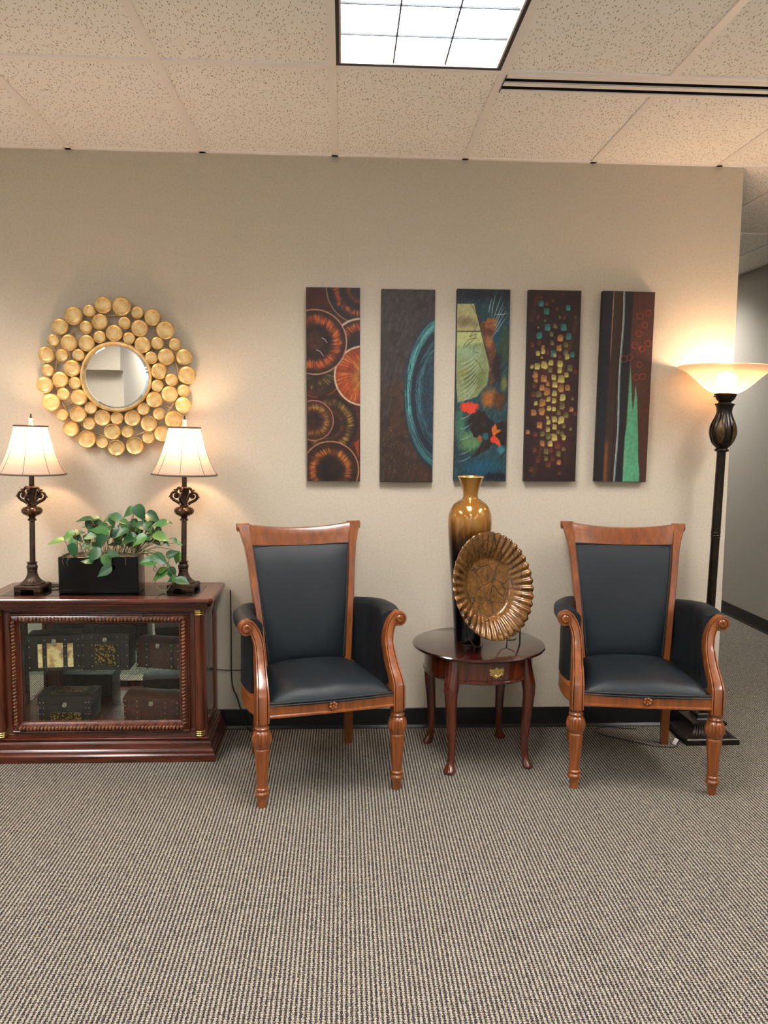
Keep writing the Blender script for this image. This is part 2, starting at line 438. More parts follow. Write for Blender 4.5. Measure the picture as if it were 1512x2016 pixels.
# ------------------------------------------------------------------ armchairs
def make_chair():
    t = thing('armchair', 'x', 'armchair')
    W, L = M['chair_wood'], M['leather']
    # turned fluted front legs
    prof = [(.0155, 0), (.0175, .004), (.0185, .022), (.0205, .036), (.0265, .048), (.0275, .057), (.0220, .066), (.0250, .070), (.0255, .077), (.021, .081), (.0215, .09),
            (.0245, .14), (.0275, .19), (.0305, .232), (.0275, .240), (.0345, .252), (.0395, .270), (.0392, .285), (.0345, .302), (.0255, .312), (.029, .316), (.030, .322), (.026, .326), (.0245, .334), (.029, .338), (.029, .346)]
    P = catmull([(r, z, 0) for r, z in prof], 3)
    def fl(a, z):
        if .085 < z < .236: return 1-.15*abs(math.cos(4*a))**3*min(1, (z-.085)/.02, (.236-z)/.02)
        if .243 < z < .307: return 1-.17*abs(math.cos(7*a))**3*min(1, (z-.243)/.02, (.307-z)/.012)
        return 1
    for s in (-1, 1):
        obj('leg', MB().lathe([(p[0], max(p[1], 0)) for p in P], 56, fl, Matrix.Translation((s*.280, 0, 0))), W, t, 60)
    # square splayed rear legs
    for s in (-1, 1):
        R = []
        for x, y, z, h in ((.222, .545, 0, .016), (.214, .515, .15, .018), (.207, .49, .30, .020), (.203, .475, .42, .021)):
            R.append([(s*(x+a*h), y+b_*h, z) for a, b_ in ((-1, -1), (1, -1), (1, 1), (-1, 1))])
        obj('leg', MB().rings(R), W, t, 30)
    # seat rails
    R = []
    for i in range(13):
        x = -.254+.508*i/12; bow = -.006*(1-(x/.254)**2)
        R.append([(x, y+bow, z) for y, z in ((.02, .362), (-.026, .362), (-.031, .3645), (-.031, .370), (-.024, .374), (-.024, .417), (.02, .417))])
    rail = obj('seat_rail', MB().rings(R), W, t, 30)
    ro = MB()
    for k in range(6):
        a = 2*PI*k/6+.3; ro.sphere((.0125*math.cos(a), -.032, .393+.0125*math.sin(a)), (.0080, .0075, .0080), 10, 6)
    ro.sphere((0, -.035, .393), (.005, .008, .005), 8, 6)
    ro.tube([(.024*math.cos(2*PI*k/20), -.030, .393+.024*math.sin(2*PI*k/20)) for k in range(21)], .0018, 6)
    obj('rosette', ro, W, rail, 40)
    for s in (-1, 1):
        R = [[(s*(x+d), y, z) for d, z in ((-.014, .355), (.012, .355), (.014, .362), (.012, .366), (.012, .417), (-.014, .417))] for x, y in ((.283, .02), (.303, .10), (.311, .18), (.310, .26), (.290, .36), (.250, .45), (.235, .48))]
        obj('seat_rail', MB().rings(R), W, t, 30)
    obj('seat_rail', MB().box(-.2, .2, .455, .48, .36, .42, .003), W, t, 30)
    # arm posts: block, leaning S-curve and scroll
    path = [(.279, 0, .344), (.279, 0, .40), (.279, 0, .445), (.2765, .022, .480), (.2735, .060, .520), (.2715, .092, .565), (.2715, .110, .605), (.277, .120, .645), (.290, .124, .680), (.308, .124, .704), (.327, .124, .712)]
    wid = [.054, .054, .054, .050, .046, .043, .041, .041, .041, .038, .030]
    dep = [.030, .030, .029, .030, .030, .029, .027, .025, .023, .022, .021]
    full_ = [(*p, w_) for p, w_ in zip(path, wid)]; fd = [(*p, d_) for p, d_ in zip(path, dep)]
    c1_ = catmull4(full_[2:], 4); c2_ = catmull4(fd[2:], 4)
    pc = [np.array(path[0]), np.array(path[2])]+[p[:3] for p in c1_[1:]]; wc = [wid[0], wid[2]]+[p[3] for p in c1_[1:]]; dc = [dep[0], dep[2]]+[p[3] for p in c2_[1:]]
    for s in (-1, 1):
        R = []; beads = [[], []]
        for i, p in enumerate(pc):
            q0, q1 = pc[max(i-1, 0)], pc[min(i+1, len(pc)-1)]; tx, tz = (q1-q0)[0], (q1-q0)[2]
            if i < 4: tx, tz = 0, 1
            l_ = math.hypot(tx, tz); nx, nz = tz/l_, -tx/l_      # in-plane normal, points outward at the foot
            w2, d2 = wc[i]/2, dc[i]
            ring = []
            for a, b_ in ((-1, 1), (-1, -.75), (-.9, -1), (-.72, -1), (-.64, -.74), (-.56, -1), (0, -1.04), (.56, -1), (.64, -.74), (.72, -1), (.9, -1), (1, -.75), (1, 1)):
                ring.append((s*(p[0]+nx*a*w2), p[1]+b_*d2, p[2]+nz*a*w2))
            R.append(ring)
        post = obj('arm_post', MB().rings(R), W, t, 35)
        sc = MB(); cx, cz, y0, y1 = .322, .693, .100, .145
        Mx = Matrix.Translation((s*cx, y1, cz)) @ Matrix.Rotation(PI/2, 4, 'X')
        sc.lathe([(.001, 0), (.029, 0), (.031, .003), (.031, .040), (.029, .044), (.022, .045), (.020, .041), (.018, .041), (.0165, .047), (.013, .050), (.006, .050), (.004, .047), (.001, .047)], 32, None, Mx)
        obj('scroll', sc, W, post, 35)
    # upholstered arm panels, rolled outward
    ku = (0, .25, .5, .75, 1)
    for s in (-1, 1):
        R = []
        for k in range(19):
            u = k/18; y = .135+(.510-.135)*u
            q_ = lambda a: float(np.interp(u, ku, a))
            xi, xo, top, xl = q_((.253, .268, .268, .250, .222)), q_((.350, .357, .346, .312, .266)), q_((.724, .736, .736, .727, .712)), q_((.300, .316, .314, .292, .252))
            xs_ = q_((.252, .262, .262, .244, .215))
            pts = [(xs_, .40), (xs_, .50), (xi-.004, .60), (xi-.002, .655)]
            hw_ = (xo-xi)/2+.001; cx, cz, n_ = xi+hw_-.002, top-.036, 12
            for q in range(n_+1):
                a = PI*.97-(PI*1.28)*q/n_
                pts.append((cx+hw_*math.cos(a), cz+.036*math.sin(a)))
            pts += [((cx+xl)/2, top-.075), (xl, .60), (xl, .50), (xl+.002, .415), (xs_, .415-.02)]
            R.append([(s*x, y, z) for x, z in pts])
        arm = obj('arm_upholstery', MB().rings(R), L, t, 50)
        obj('piping', MB().tube([(s*(p[0]), R[-1][0][1]-.012, p[1]) for p in [(abs(a[0]), a[2]) for a in R[-1][2:17]]], .0032, 6), M['piping'], arm)
    # back
    def yb(z):
        q = (z-.45)/.517; return .452+.05*q+.066*q*q
    def crest_y(x, z): return yb(z)+.028*max(0, 1-(x/.27)**2)*min(1, max(0, (z-.45)/.5))
    for s in (-1, 1):
        R = []
        for z, xi, xo in ((.38, .174, .204), (.45, .178, .209), (.6, .190, .220), (.75, .204, .235), (.88, .217, .249), (.95, .2235, .259), (1.0, .228, .272), (1.035, .231, .284), (1.052, .233, .291)):
            y = yb(z); R.append([(s*x, y+d, z) for x, d in ((xi, .0), (xi+.003, -.008), (xo-.004, -.008), (xo, -.003), (xo, .036), (xi, .036))])
        st = obj('stile', MB().rings(R), W, t, 35)
        v_ = MB().lathe([(.001, 0), (.017, 0), (.019, .003), (.019, .007), (.012, .010), (.008, .007), (.005, .011), (.001, .011)], 20, None, Matrix.Translation((s*.280, yb(1.04)+.012, 1.038)) @ Matrix.Rotation(s*PI/2, 4, 'Y'))
        v_.lathe([(.001, 0), (.018, 0), (.018, .055), (.001, .055)], 20, None, Matrix.Translation((s*.233, yb(1.04)+.012, 1.038)) @ Matrix.Rotation(s*PI/2, 4, 'Y'))
        obj('scroll', v_, W, st, 35)
    R = []
    for i in range(21):
        x = -.236+.472*i/20; dip = .022*(1-(x/.236)**2); y = crest_y(x, 1.0); yl = crest_y(x, .955)
        zb = .962-.010*(1-(x/.236)**2); zt = 1.052-dip
        R.append([(x, yl+.03, zb), (x, yl-.006, zb), (x, y-.008, (zb+zt)/2), (x, y-.002, zt-.012), (x, y+.006, zt-.002), (x, y+.016, zt), (x, y+.034, zt-.006), (x, y+.034, (zb+zt)/2)])
    obj('crest_rail', MB().rings(R), W, t, 35)
    # upholstered back panel, front and back skins
    NX, NZ = 16, 24; V = []; F = []
    for j in range(NZ+1):
        z = .43+(.958-.43)*j/NZ; hw = .172+(.226-.172)*(z-.43)/(.958-.43)
        for i in range(NX+1):
            u = -1+2*i/NX; x = u*hw; vz = (j/NZ)*2-1
            puff = .016*(1-u**6)*(1-vz**8)
            V.append((x, crest_y(x, z)-.001-puff+.003, z))
    for j in range(NZ):
        for i in range(NX): a = j*(NX+1)+i; F.append((a, a+1, a+NX+2, a+NX+1))
    n0 = len(V); V += [(x, crest_y(x, z)+.03, z) for x, y, z in V]
    F += [tuple(reversed([q+n0 for q in f])) for f in F]
    edge = [i for i in range(NX+1)]+[j*(NX+1)+NX for j in range(1, NZ+1)]+[NZ*(NX+1)+i for i in range(NX-1, -1, -1)]+[j*(NX+1) for j in range(NZ-1, 0, -1)]
    for a, c_ in zip(edge, edge[1:]+edge[:1]): F.append((a, c_, c_+n0, a+n0))
    bk = obj('back_cushion', (V, F), L, t, 50)
    pts = [Vector(V[e])+Vector((0, -.003, 0)) for e in edge if V[e][2] > .44]
    k0 = next(i for i, p in enumerate(pts) if p.x > .1)
    pts = pts[k0:]+pts[:k0]
    pp = [Vector((p.x*.985, p.y-.001, p.z-.003 if p.z > .95 else p.z)) for p in pts]
    obj('piping', MB().tube(pp, .0042, 6), M['piping'], bk)
    # seat cushion
    NX, NY = 22, 18; V = []; F = []
    for j in range(NY+1):
        v = j/NY; y = -.022+(.47)*v; hw = .252-.050*v
        for i in range(NX+1):
            u = -1+2*i/NX
            e = (1-abs(u)**3.2)**.55*(1-abs(2*v-1)**3.6)**.5 if abs(u) < 1 and 0 < v < 1 else 0
            yy = y-(.010*(1-u*u) if v < .5 else 0)*(1-v)
            V.append((u*hw, yy, .424+.060*e+.004*math.sin(9*u+3*v)*e*(1-v)))
    for j in range(NY):
        for i in range(NX): a = j*(NX+1)+i; F.append((a, a+1, a+NX+2, a+NX+1))
    edge = [i for i in range(NX+1)]+[j*(NX+1)+NX for j in range(1, NY+1)]+[NY*(NX+1)+i for i in range(NX-1, -1, -1)]+[j*(NX+1) for j in range(NY-1, 0, -1)]
    n0 = len(V); V += [(V[e][0], V[e][1], .405) for e in edge]
    for a in range(len(edge)): c_ = (a+1) % len(edge); F.append((edge[a], edge[c_], n0+c_, n0+a))
    F.append(tuple(n0+i for i in range(len(edge))))
    seat = obj('seat_cushion', (V, F), L, t, 60)
    fr = [Vector((V[e][0], V[e][1]-.003, .4225)) for e in edge[:NX+1]]
    pm = MB().tube(fr, .0045, 8); pm.tube([p+Vector((0, 0, -.0105)) for p in fr], .003, 6)
    obj('piping', pm, M['piping'], seat)
    return t
ch = make_chair(); A1 = math.atan2(.149, .55); A2 = math.atan2(-.078, .558)
ch.location = (.003, -.7735, 0); ch.rotation_euler = (0, 0, A1)
ch2 = copy_tree(ch); ch2.location = (1.294, -.749, 0); ch2.rotation_euler = (0, 0, A2)
tag(ch, 'black leather and wood armchair between the glass display cabinet and the round table', 'armchair', 'matching armchairs')
tag(ch2, 'black leather and wood armchair in front of the floor lamp, right of the round table', 'armchair', 'matching armchairs')

# ------------------------------------------------------------------ round side table
tb = thing('side_table', 'small round dark cherry side table with cabriole legs and a drawer, between the armchairs', 'table', (.662, -.355, 0), math.radians(8.8))
TR = .300
obj('tabletop', MB().lathe([(.001, .506), (TR-.035, .506), (TR-.020, .509), (TR-.012, .514), (TR-.002, .518), (TR, .523), (TR-.003, .528), (TR-.012, .531), (.001, .531)], 96), M['table_top'], tb, 30)
obj('apron', MB().lathe([(.225, .405), (.245, .405), (.249, .409), (.249, .416), (.245, .420), (.245, .506), (.225, .506)], 96, cap=(False, False)), M['table_wood'], tb, 30)
# drawer front across the front arc
R = []
for i in range(25):
    a = math.radians(-90-27+54*i/24); R.append([(r*math.cos(a), r*math.sin(a), z) for r, z in ((.240, .424), (.2475, .424), (.250, .427), (.250, .499), (.2475, .502), (.240, .502))])
dr = obj('drawer', MB().rings(R), M['table_wood'], tb, 30)
hd = MB(); Mh = Matrix.Translation((0, -.2508, .462))
outline = [(0, -.030), (.006, -.022), (.014, -.021), (.018, -.012), (.028, -.014), (.033, -.004), (.028, .002), (.034, .010), (.030, .020), (.022, .014), (.016, .018), (.010, .013), (.006, .020), (0, .024)]
full = outline+[(-x, z) for x, z in reversed(outline[1:-1])]
hd.rings([[(x, 0, z) for x, z in full], [(x*.97, -.0025, z*.97) for x, z in full]], M=Mh)
for s in (-1, 1): hd.sphere((s*.019, -.004, .004), (.004, .005, .004), 8, 6, Mh)
hd.tube([(.019*math.cos(a)*1.0, -.009-.003*math.sin(a), .004-.016*math.sin(a)) for a in np.linspace(0, PI, 13)], .0022, 6, M=Mh)
obj('handle', hd, M['brass'], dr, 40, 'antique brass bail pull on a scalloped plate')
for k in range(4):
    a = math.radians(45+90*k)
    cs = [(.226, .505, .030, .024), (.232, .46, .031, .025), (.240, .42, .031, .026), (.249, .38, .030, .027), (.251, .34, .0275, .026), (.248, .29, .0245, .024), (.243, .23, .0218, .0215), (.239, .17, .0195, .0195), (.237, .11, .0172, .0172), (.239, .07, .0160, .0160), (.243, .045, .0165, .016), (.250, .026, .022, .020), (.255, .012, .027, .023), (.256, .003, .024, .020), (.256, 0, .018, .016)]
    cc = catmull([(*c_,) for c_ in cs], 3)
    R = []
    for r, z, a_, b_ in cc:
        ring = []
        sq = 3.2 if z > .36 else 2.2
        for j in range(16):
            th = 2*PI*j/16; c_, s_ = math.cos(th), math.sin(th)
            ring.append((r+b_*math.copysign(abs(c_)**(2/sq), c_), a_*math.copysign(abs(s_)**(2/sq), s_), max(z, 0)))
        R.append(ring)
    obj('leg', MB().rings(R, M=Matrix.Rotation(a, 4, 'Z')), M['table_wood'], tb, 50)

# vase
def vase_mat():
    m = mat('copper_to_black_glaze', (.4, .2, .05), .16, metal=.55, coat=.6, Coat_Roughness=.05); n = N(m)
    v = n.coord(); z = n.n('ShaderNodeSeparateXYZ', {'Vector': v}).outputs[2]
    st = n.noise(n.map(v, (26, 26, 1.2)), 1.0, 4, .65)
    zz = n.math('ADD', z, n.math('MULTIPLY', n.math('SUBTRACT', st, .5), .22))
    f = n.n('ShaderNodeMapRange', {'Value': zz, 'From Min': .38, 'From Max': .60}).outputs[0]
    c = n.ramp(f, [(.05, lin((10, 12, 18))), (.35, lin((48, 24, 8))), (.6, lin((124, 80, 26))), (.85, lin((168, 118, 52)))])
    n.color(c); return m
VM = vase_mat()
vs = thing('bottle_vase', 'tall bottle vase fading from copper gold to black, behind the fluted plate', 'vase', (.617, -.325, .531))
prof = catmull([(.056, 0, 0), (.061, .003, 0), (.063, .02, 0), (.068, .10, 0), (.080, .26, 0), (.091, .40, 0), (.0975, .50, 0), (.0985, .55, 0), (.094, .585, 0), (.078, .62, 0), (.052, .641, 0), (.037, .650, 0), (.0335, .662, 0), (.036, .685, 0), (.045, .717, 0), (.056, .743, 0), (.058, .747, 0)], 4)
prof = [(p[0], max(0, p[1])) for p in prof]+[(.055, .747), (.042, .717), (.031, .68), (.030, .655), (.033, .648), (.001, .60)]
vb = obj('body', MB().lathe(prof, 64), VM, vs, 50)
obj('lip', MB().tube([(.0565*math.cos(2*PI*k/48), .0565*math.sin(2*PI*k/48), .747) for k in range(49)], .0022, 6), M['gold'], vs)

# plate on stand
def plate_mat():
    m = mat('crackled_amber_lacquer', lin((130, 84, 30)), .24, metal=.4, coat=.6, Coat_Roughness=.06); n = N(m); v = n.coord()
    d = n.n('ShaderNodeTexNoise', {'Vector': v, 'Scale': 9.0, 'Detail': 2.0}).outputs['Color']
    vv = n.mix(.06, v, d)
    e = n.n('ShaderNodeTexVoronoi', {'Vector': n.map(vv, (1, 1, .1)), 'Scale': 15.0}, feature='DISTANCE_TO_EDGE').outputs['Distance']
    line = n.ramp(e, [(.008, g3(1)), (.022, g3(0))])
    f = n.noise(v, 30, 4, .7)
    c = n.ramp(f, [(.3, lin((78, 50, 20))), (.5, lin((110, 74, 32))), (.72, lin((138, 98, 46)))])
    n.color(n.mix(n.math('MULTIPLY', line, .85), c, lin((28, 14, 4)))); return m
PM = plate_mat()
ps, tl = math.radians(34), math.radians(14)
nrm = Vector((math.sin(ps)*math.cos(tl), -math.cos(ps)*math.cos(tl), math.sin(tl)))
pl = thing('decorative_plate', 'large round amber plate with fluted rim tilted in front of the vase', 'plate', (.694, -.462, .807))
ax = Vector((math.cos(ps), math.sin(ps), 0)); ay = nrm.cross(ax)
pl.rotation_euler = Matrix((ax, ay, nrm)).transposed().to_euler()
def pr_ring(r, z, amp, seg=240):
    return [((r+amp*.35*math.cos(40*2*PI*j/seg))*math.cos(2*PI*j/seg), (r+amp*.35*math.cos(40*2*PI*j/seg))*math.sin(2*PI*j/seg), z+amp*math.cos(40*2*PI*j/seg)) for j in range(seg)]
fr = [(.001, -.020, 0), (.06, -.020, 0), (.118, -.019, 0), (.130, -.0165, 0), (.137, -.010, .0005), (.150, -.003, .0016), (.175, .008, .0030), (.20, .017, .0038), (.222, .023, .0042), (.236, .0255, .0042)]
R = [pr_ring(*p) for p in fr]+[pr_ring(.238, .0225, .0042)]+[pr_ring(r, z-.005, a) for r, z, a in reversed(fr)]
obj('rim_and_well', MB().rings(R), PM, pl, 60)
sd = thing('plate_stand', 'black wire easel stand holding the large fluted plate', 'stand', (.700, -.462, .531))
sm = MB(); hn = Vector((math.sin(ps), -math.cos(ps), 0)); hx = Vector((math.cos(ps), math.sin(ps), 0))
base_c = -.818+.531
def sp(u, v, z): q = hx*u+hn*v; return (q.x, q.y, z)
for s in (-1, 1):
    sm = MB().tube([sp(s*.10, .052, .040), sp(s*.10, .046, .031), sp(s*.10, .0, .020), sp(s*.10, -.03, .05), sp(s*.10, -.055, .16)], .0026, 8)
    sm.tube([sp(s*.10, .0, .021), sp(s*.10, -.002, .0)], .0026, 8)
    obj('side_arm', sm, M['black_metal'], sd)
obj('rear_leg', MB().tube([(.141, .060, .118), (.142, .062, 0.0)], .0040, 8).tube([(.141, .060, .116), sp(.10, -.055, .16)], .003, 8).tube([sp(-.10, -.055, .16), sp(.10, -.055, .16)], .0028, 8), M['black_metal'], sd)

# ------------------------------------------------------------------ floor lamp
fl_ = thing('floor_lamp', 'tall dark bronze torchiere floor lamp with lit alabaster glass bowl, behind the right armchair', 'lamp', (1.815, -.148, 0))
def sqring(h, z): return [(-h, -h, z), (h, -h, z), (h, h, z), (-h, h, z)]
bs = obj('base', MB().rings([sqring(.127, 0), sqring(.128, .003), sqring(.128, .026), sqring(.124, .030), sqring(.118, .031)]).rings([sqring(.062, .078), sqring(.082, .080), sqring(.084, .084), sqring(.084, .094), sqring(.070, .098), sqring(.052, .099), sqring(.046, .104), sqring(.044, .122), sqring(.038, .127), sqring(.02, .128)]), M['base_dark'], fl_, 25)
gd = MB(); seg = 24
R = []
for k in range(7):
    q = k/6; h = .116-.048*(math.sin(q*PI/2)**.8); z = .030+.049*q**1.2
    ring = []
    for side in range(4):
        for i in range(seg*4):
            u = -1+2*i/(seg*4); rb = .0035*abs(math.sin(u*seg*PI/2*.5*1.0))*(1-abs(u)**10)
            x, y = u*h, -h+.002-rb
            a = side*PI/2; ring.append((x*math.cos(a)-y*math.sin(a), x*math.sin(a)+y*math.cos(a), z))
    R.append(ring)
obj('gadroon', gd.rings(R), M['lamp_bronze'], bs, 60)
TL = Matrix.Rotation(math.radians(1.15), 4, 'Y')
def fl(a, z): return 1-.06*(.5+.5*math.cos(12*a))
pprof = catmull([(.014, .126, 0), (.021, .130, 0), (.024, .142, 0), (.018, .155, 0), (.013, .165, 0), (.014, .175, 0), (.022, .182, 0), (.024, .190, 0)], 4)
obj('neck', MB().lathe([(p[0], p[1]) for p in pprof], 32, None, TL), M['lamp_bronze'], fl_, 50)
pm = MB()
for z0, z1 in ((.19, .985), (1.012, 1.40)):
    pm.lathe([(.0225, z0), (.0215, z0+.01), (.0205, z1-.01), (.0215, z1)], 48, fl, TL)
for z in (1.0,): pm.lathe([(.019, z-.014), (.0225, z-.010), (.0225, z-.004), (.020, z-.001), (.0225, z+.004), (.0225, z+.010), (.019, z+.013)], 32, None, TL)
obj('pole', pm, M['lamp_bronze'], fl_, 50)
up = catmull([(.022, 1.395, 0), (.031, 1.400, 0), (.031, 1.408, 0), (.026, 1.413, 0), (.042, 1.430, 0), (.056, 1.460, 0), (.0615, 1.490, 0), (.057, 1.520, 0), (.043, 1.555, 0), (.035, 1.580, 0), (.036, 1.600, 0), (.043, 1.618, 0)], 4)
def lob(a, z):
    e = min(1, max(0, (z-1.42)/.03), max(0, (1.60-z)/.04)); return 1-.10*abs(math.cos(5*a))**6*e+.02*e
urn = obj('urn', MB().lathe([(p[0], p[1]) for p in up], 80, lob, TL), M['lamp_bronze'], fl_, 50)
for k in range(5):
    a = PI*(2*k+1)/10*2-PI/2+PI/10*0
    R = []
    for z, r, w_ in ((1.435, .0455, .002), (1.455, .0545, .014), (1.475, .0605, .020), (1.495, .0625, .020), (1.515, .0595, .016), (1.535, .0525, .009), (1.55, .0465, .002)):
        R.append([(r*1.012*math.cos(a+d*w_/r), r*1.025*math.sin(a+d*w_/r), z) for d in (-1, -.5, 0, .5, 1)])
    obj('gilt_panel', MB().rings(R, close=False, M=TL), M['lamp_gilt'], urn, 60)
cupm = MB().lathe([(p[0], p[1]) for p in catmull([(.043, 1.616, 0), (.045, 1.622, 0), (.030, 1.627, 0), (.029, 1.632, 0), (.038, 1.640, 0), (.045, 1.652, 0), (.050, 1.664, 0), (.051, 1.671, 0), (.04, 1.673, 0)], 3)], 40, None, TL)
obj('cup', cupm, M['lamp_bronze'], fl_, 50)
obj('switch', MB().tube([(-.036, -.02, 1.654), (-.066, -.032, 1.655)], .0022, 8, M=TL).sphere((-.068, -.033, 1.655), .0045, M=TL), M['lamp_bronze'], fl_)
bp = catmull([(.046, 1.668, 0), (.060, 1.674, 0), (.085, 1.688, 0), (.118, 1.715, 0), (.150, 1.745, 0), (.178, 1.768, 0), (.205, 1.782, 0), (.220, 1.788, 0)], 4)
bowl = [(p[0], p[1]) for p in bp]+[(.222, 1.792), (.220, 1.796)]
bowl = bowl+[(r-.004, z+.0045) for r, z in reversed(bowl[:-2])]
obj('bowl_shade', MB().lathe(bowl, 72, None, TL, cap=(False, False)), M['alabaster'], fl_, 50, 'lit alabaster glass bowl')
obj('bulb', MB().sphere((0, 0, 1.735), (.046, .046, .040), 20, 14, TL).lathe([(.012, 1.674), (.012, 1.700)], 12, None, TL), M['bulb2'], fl_, 60)

# ------------------------------------------------------------------ display cabinet
cb = thing('display_cabinet', 'low dark cherry glass display cabinet with carved front frame, under the round gold mirror', 'cabinet', (-1.028, 0, 0))
W_, WV = M['cabinet_wood'], M['cabinet_wood_v']
YK = -.035
def stepbase(levels, name, m=W_):
    mb = MB(); R = [[(-h, YK, z), (-h, y, z), (h, y, z), (h, YK, z)] for h, y, z in levels]; mb.rings(R); return obj(name, mb, m, cb, 25)
stepbase([(.506, -.405, 0), (.508, -.407, .003), (.508, -.407, .030), (.504, -.403, .037), (.498, -.397, .040), (.498, -.397, .044), (.500, -.399, .047), (.497, -.396, .051), (.490, -.391, .056), (.486, -.388, .075), (.486, -.388, .080), (.482, -.384, .086), (.478, -.381, .089), (.480, -.388, .098), (.476, -.392, .105), (.474, -.391, .107)], 'plinth')
stepbase([(.466, -.356, .106), (.466, -.356, .114), (.464, -.353, .118), (.464, -.353, .129)], 'lower_moulding')
R = []
for h, y, z in ((.464, -.353, .664), (.466, -.356, .684), (.474, -.388, .685), (.482, -.390, .690), (.486, -.392, .698), (.492, -.396, .704)): R.append([(-h, YK, z), (-h, y, z), (h, y, z), (h, YK, z)])
R += [[(-.43, -.10, .704), (-.43, -.34, .704), (.43, -.34, .704), (.43, -.10, .704)], [(-.43, -.10, .664), (-.43, -.34, .664), (.43, -.34, .664), (.43, -.10, .664)], R[0]]
obj('cornice', MB().rings(R, cap=(False, False)), W_, cb, 25)
R = []
for h, y, z in ((.490, -.395, .703), (.496, -.402, .706), (.4975, -.4035, .714), (.503, -.410, .719), (.505, -.414, .727), (.504, -.413, .735), (.500, -.409, .740)):
    c_ = .016
    R.append([(-h+c_, YK+.02, z), (-h, YK, z), (-h, y+c_, z), (-h+c_, y, z), (h-c_, y, z), (h, y+c_, z), (h, YK, z), (h-c_, YK+.02, z)])
def inner8(z): return [(-.43+.01, -.10, z), (-.43, -.11, z), (-.43, -.335, z), (-.42, -.345, z), (.42, -.345, z), (.43, -.335, z), (.43, -.11, z), (.42, -.10, z)]
R += [inner8(.740), inner8(.703), R[0]]
ct = obj('top', MB().rings(R, cap=(False, False)), W_, cb, 25)
obj('glass_inlay', MB().box(-.430, .430, -.345, -.100, .7365, .7413), M['inlay'], ct, 0, 'dark glass panel set into the top')
# carcass: posts, floor board
for s in (-1, 1):
    obj('corner_post', MB().box(.385 if s > 0 else -.466, .466 if s > 0 else -.385, -.352, -.330, .118, .675, .002), WV, cb, 30)
    obj('corner_post', MB().box(.448 if s > 0 else -.466, .466 if s > 0 else -.448, -.085, YK, .128, .668, .002), WV, cb, 30)
    # fluted pilaster with brass collars
    p = obj('pilaster', MB().lathe([(.020, .132), (.020, .666)], 64, lambda a, z: 1-.07*(.5+.5*math.cos(20*a)), Matrix.Translation((s*.436, -.366, 0))), WV, cb, 60)
    for z0, z1 in ((.107, .134), (.658, .685)):
        br = MB()
        for k in range(3):
            z = z0+.001+(z1-z0)*k/3; br.lathe([(.018, z), (.0225, z+.002), (.0235, z+.0045), (.0225, z+.007), (.018, z+.009)], 32, None, Matrix.Translation((s*.436, -.366, 0)))
        obj('brass_collar', br, M['brass'], p, 60)
    # side door: thin frame, glass, knob
    xs = s*.457
    fm = MB()
    for y0, y1, z0, z1 in ((-.330, -.318, .128, .668), (-.097, -.085, .128, .668), (-.318, -.097, .128, .150), (-.318, -.097, .640, .668)):
        fm.box(xs-.008, xs+.008, y0, y1, z0, z1, .002)
    dfr = obj('side_door', fm, WV, cb, 30)
    obj('glass', MB().box(xs-.0015, xs+.0015, -.318, -.097, .150, .640), M['pane'], dfr, 0)
    if s > 0: obj('knob', MB().lathe([(.003, 0), (.003, .010), (.006, .013), (.008, .018), (.006, .023), (.001, .025)], 16, None, Matrix.Translation((xs+.008, -.29, .395)) @ Matrix.Rotation(PI/2, 4, 'Y')), M['black_metal'], dfr)
# front carved frame around the glass
x0, x1, z0, z1 = -.391, .391, .128, .664       # outer
def frame_ring(d): return [(x0+d, z0+d), (x1-d, z0+d), (x1-d, z1-d), (x0+d, z1-d)]
prof = [(0, -.350), (0, -.366), (.004, -.368), (.008, -.364), (.011, -.366), (.020, -.371), (.027, -.370), (.031, -.363), (.034, -.359), (.040, -.352), (.045, -.350), (.045, -.338), (0, -.338)]
mb = MB(); V = []; F = []
n_ = len(prof)
for d, y in prof: V += [(x, y, z) for x, z in frame_ring(d)]
for i in range(n_):
    k = (i+1) % n_
    for j in range(4): F.append((i*4+j, i*4+(j+1) % 4, k*4+(j+1) % 4, k*4+j))
ff = obj('front_frame', (V, F), WV, cb, 25)
cv = MB()
def carve(ax, fixed, a0, a1, step=.0155):
    n_ = int((a1-a0)/step)
    for i in range(n_):
        c_ = a0+(a1-a0)*(i+.5)/n_
        for d, r_ in ((0, 1), (.35, .6)):
            off = (random.random()-.5)*.002
            if ax == 'z':
                cv.sphere((fixed+off+(d-.17)*.016, -.3715, c_+(d*.014)), (.0095*r_, .0075, .0060*r_+.001), 8, 5)
            else:
                cv.sphere((c_+d*.014, -.3715, fixed+off+(d-.17)*.016), (.0060*r_+.001, .0075, .0095*r_), 8, 5)
carve('z', x0+.021, z0+.03, z1-.03); carve('z', x1-.021, z0+.03, z1-.03)
carve('x', z0+.021, x0+.03, x1-.03); carve('x', z1-.021, x0+.03, x1-.03)
o = obj('carving', cv, M['carved'], ff, 60); o['kind'] = 'stuff'
obj('front_glass', MB().box(x0+.043, x1-.043, -.346, -.343, z0+.043, z1-.043), M['pane'], cb, 0)
obj('floor_board', MB().box(-.450, .450, -.345, -.045, .128, .146, .001), W_, cb, 0)
obj('back_mirror', MB().box(-.445, .445, -.048, -.044, .147, .667), M['cab_mirror'], cb, 0)
obj('back_panel', MB().box(-.455, .455, -.043, -.037, .13, .668), W_, cb, 0)
obj('glass_shelf', MB().box(-.443, .443, -.328, -.055, .378, .384), M['pane_edge'], cb, 0)

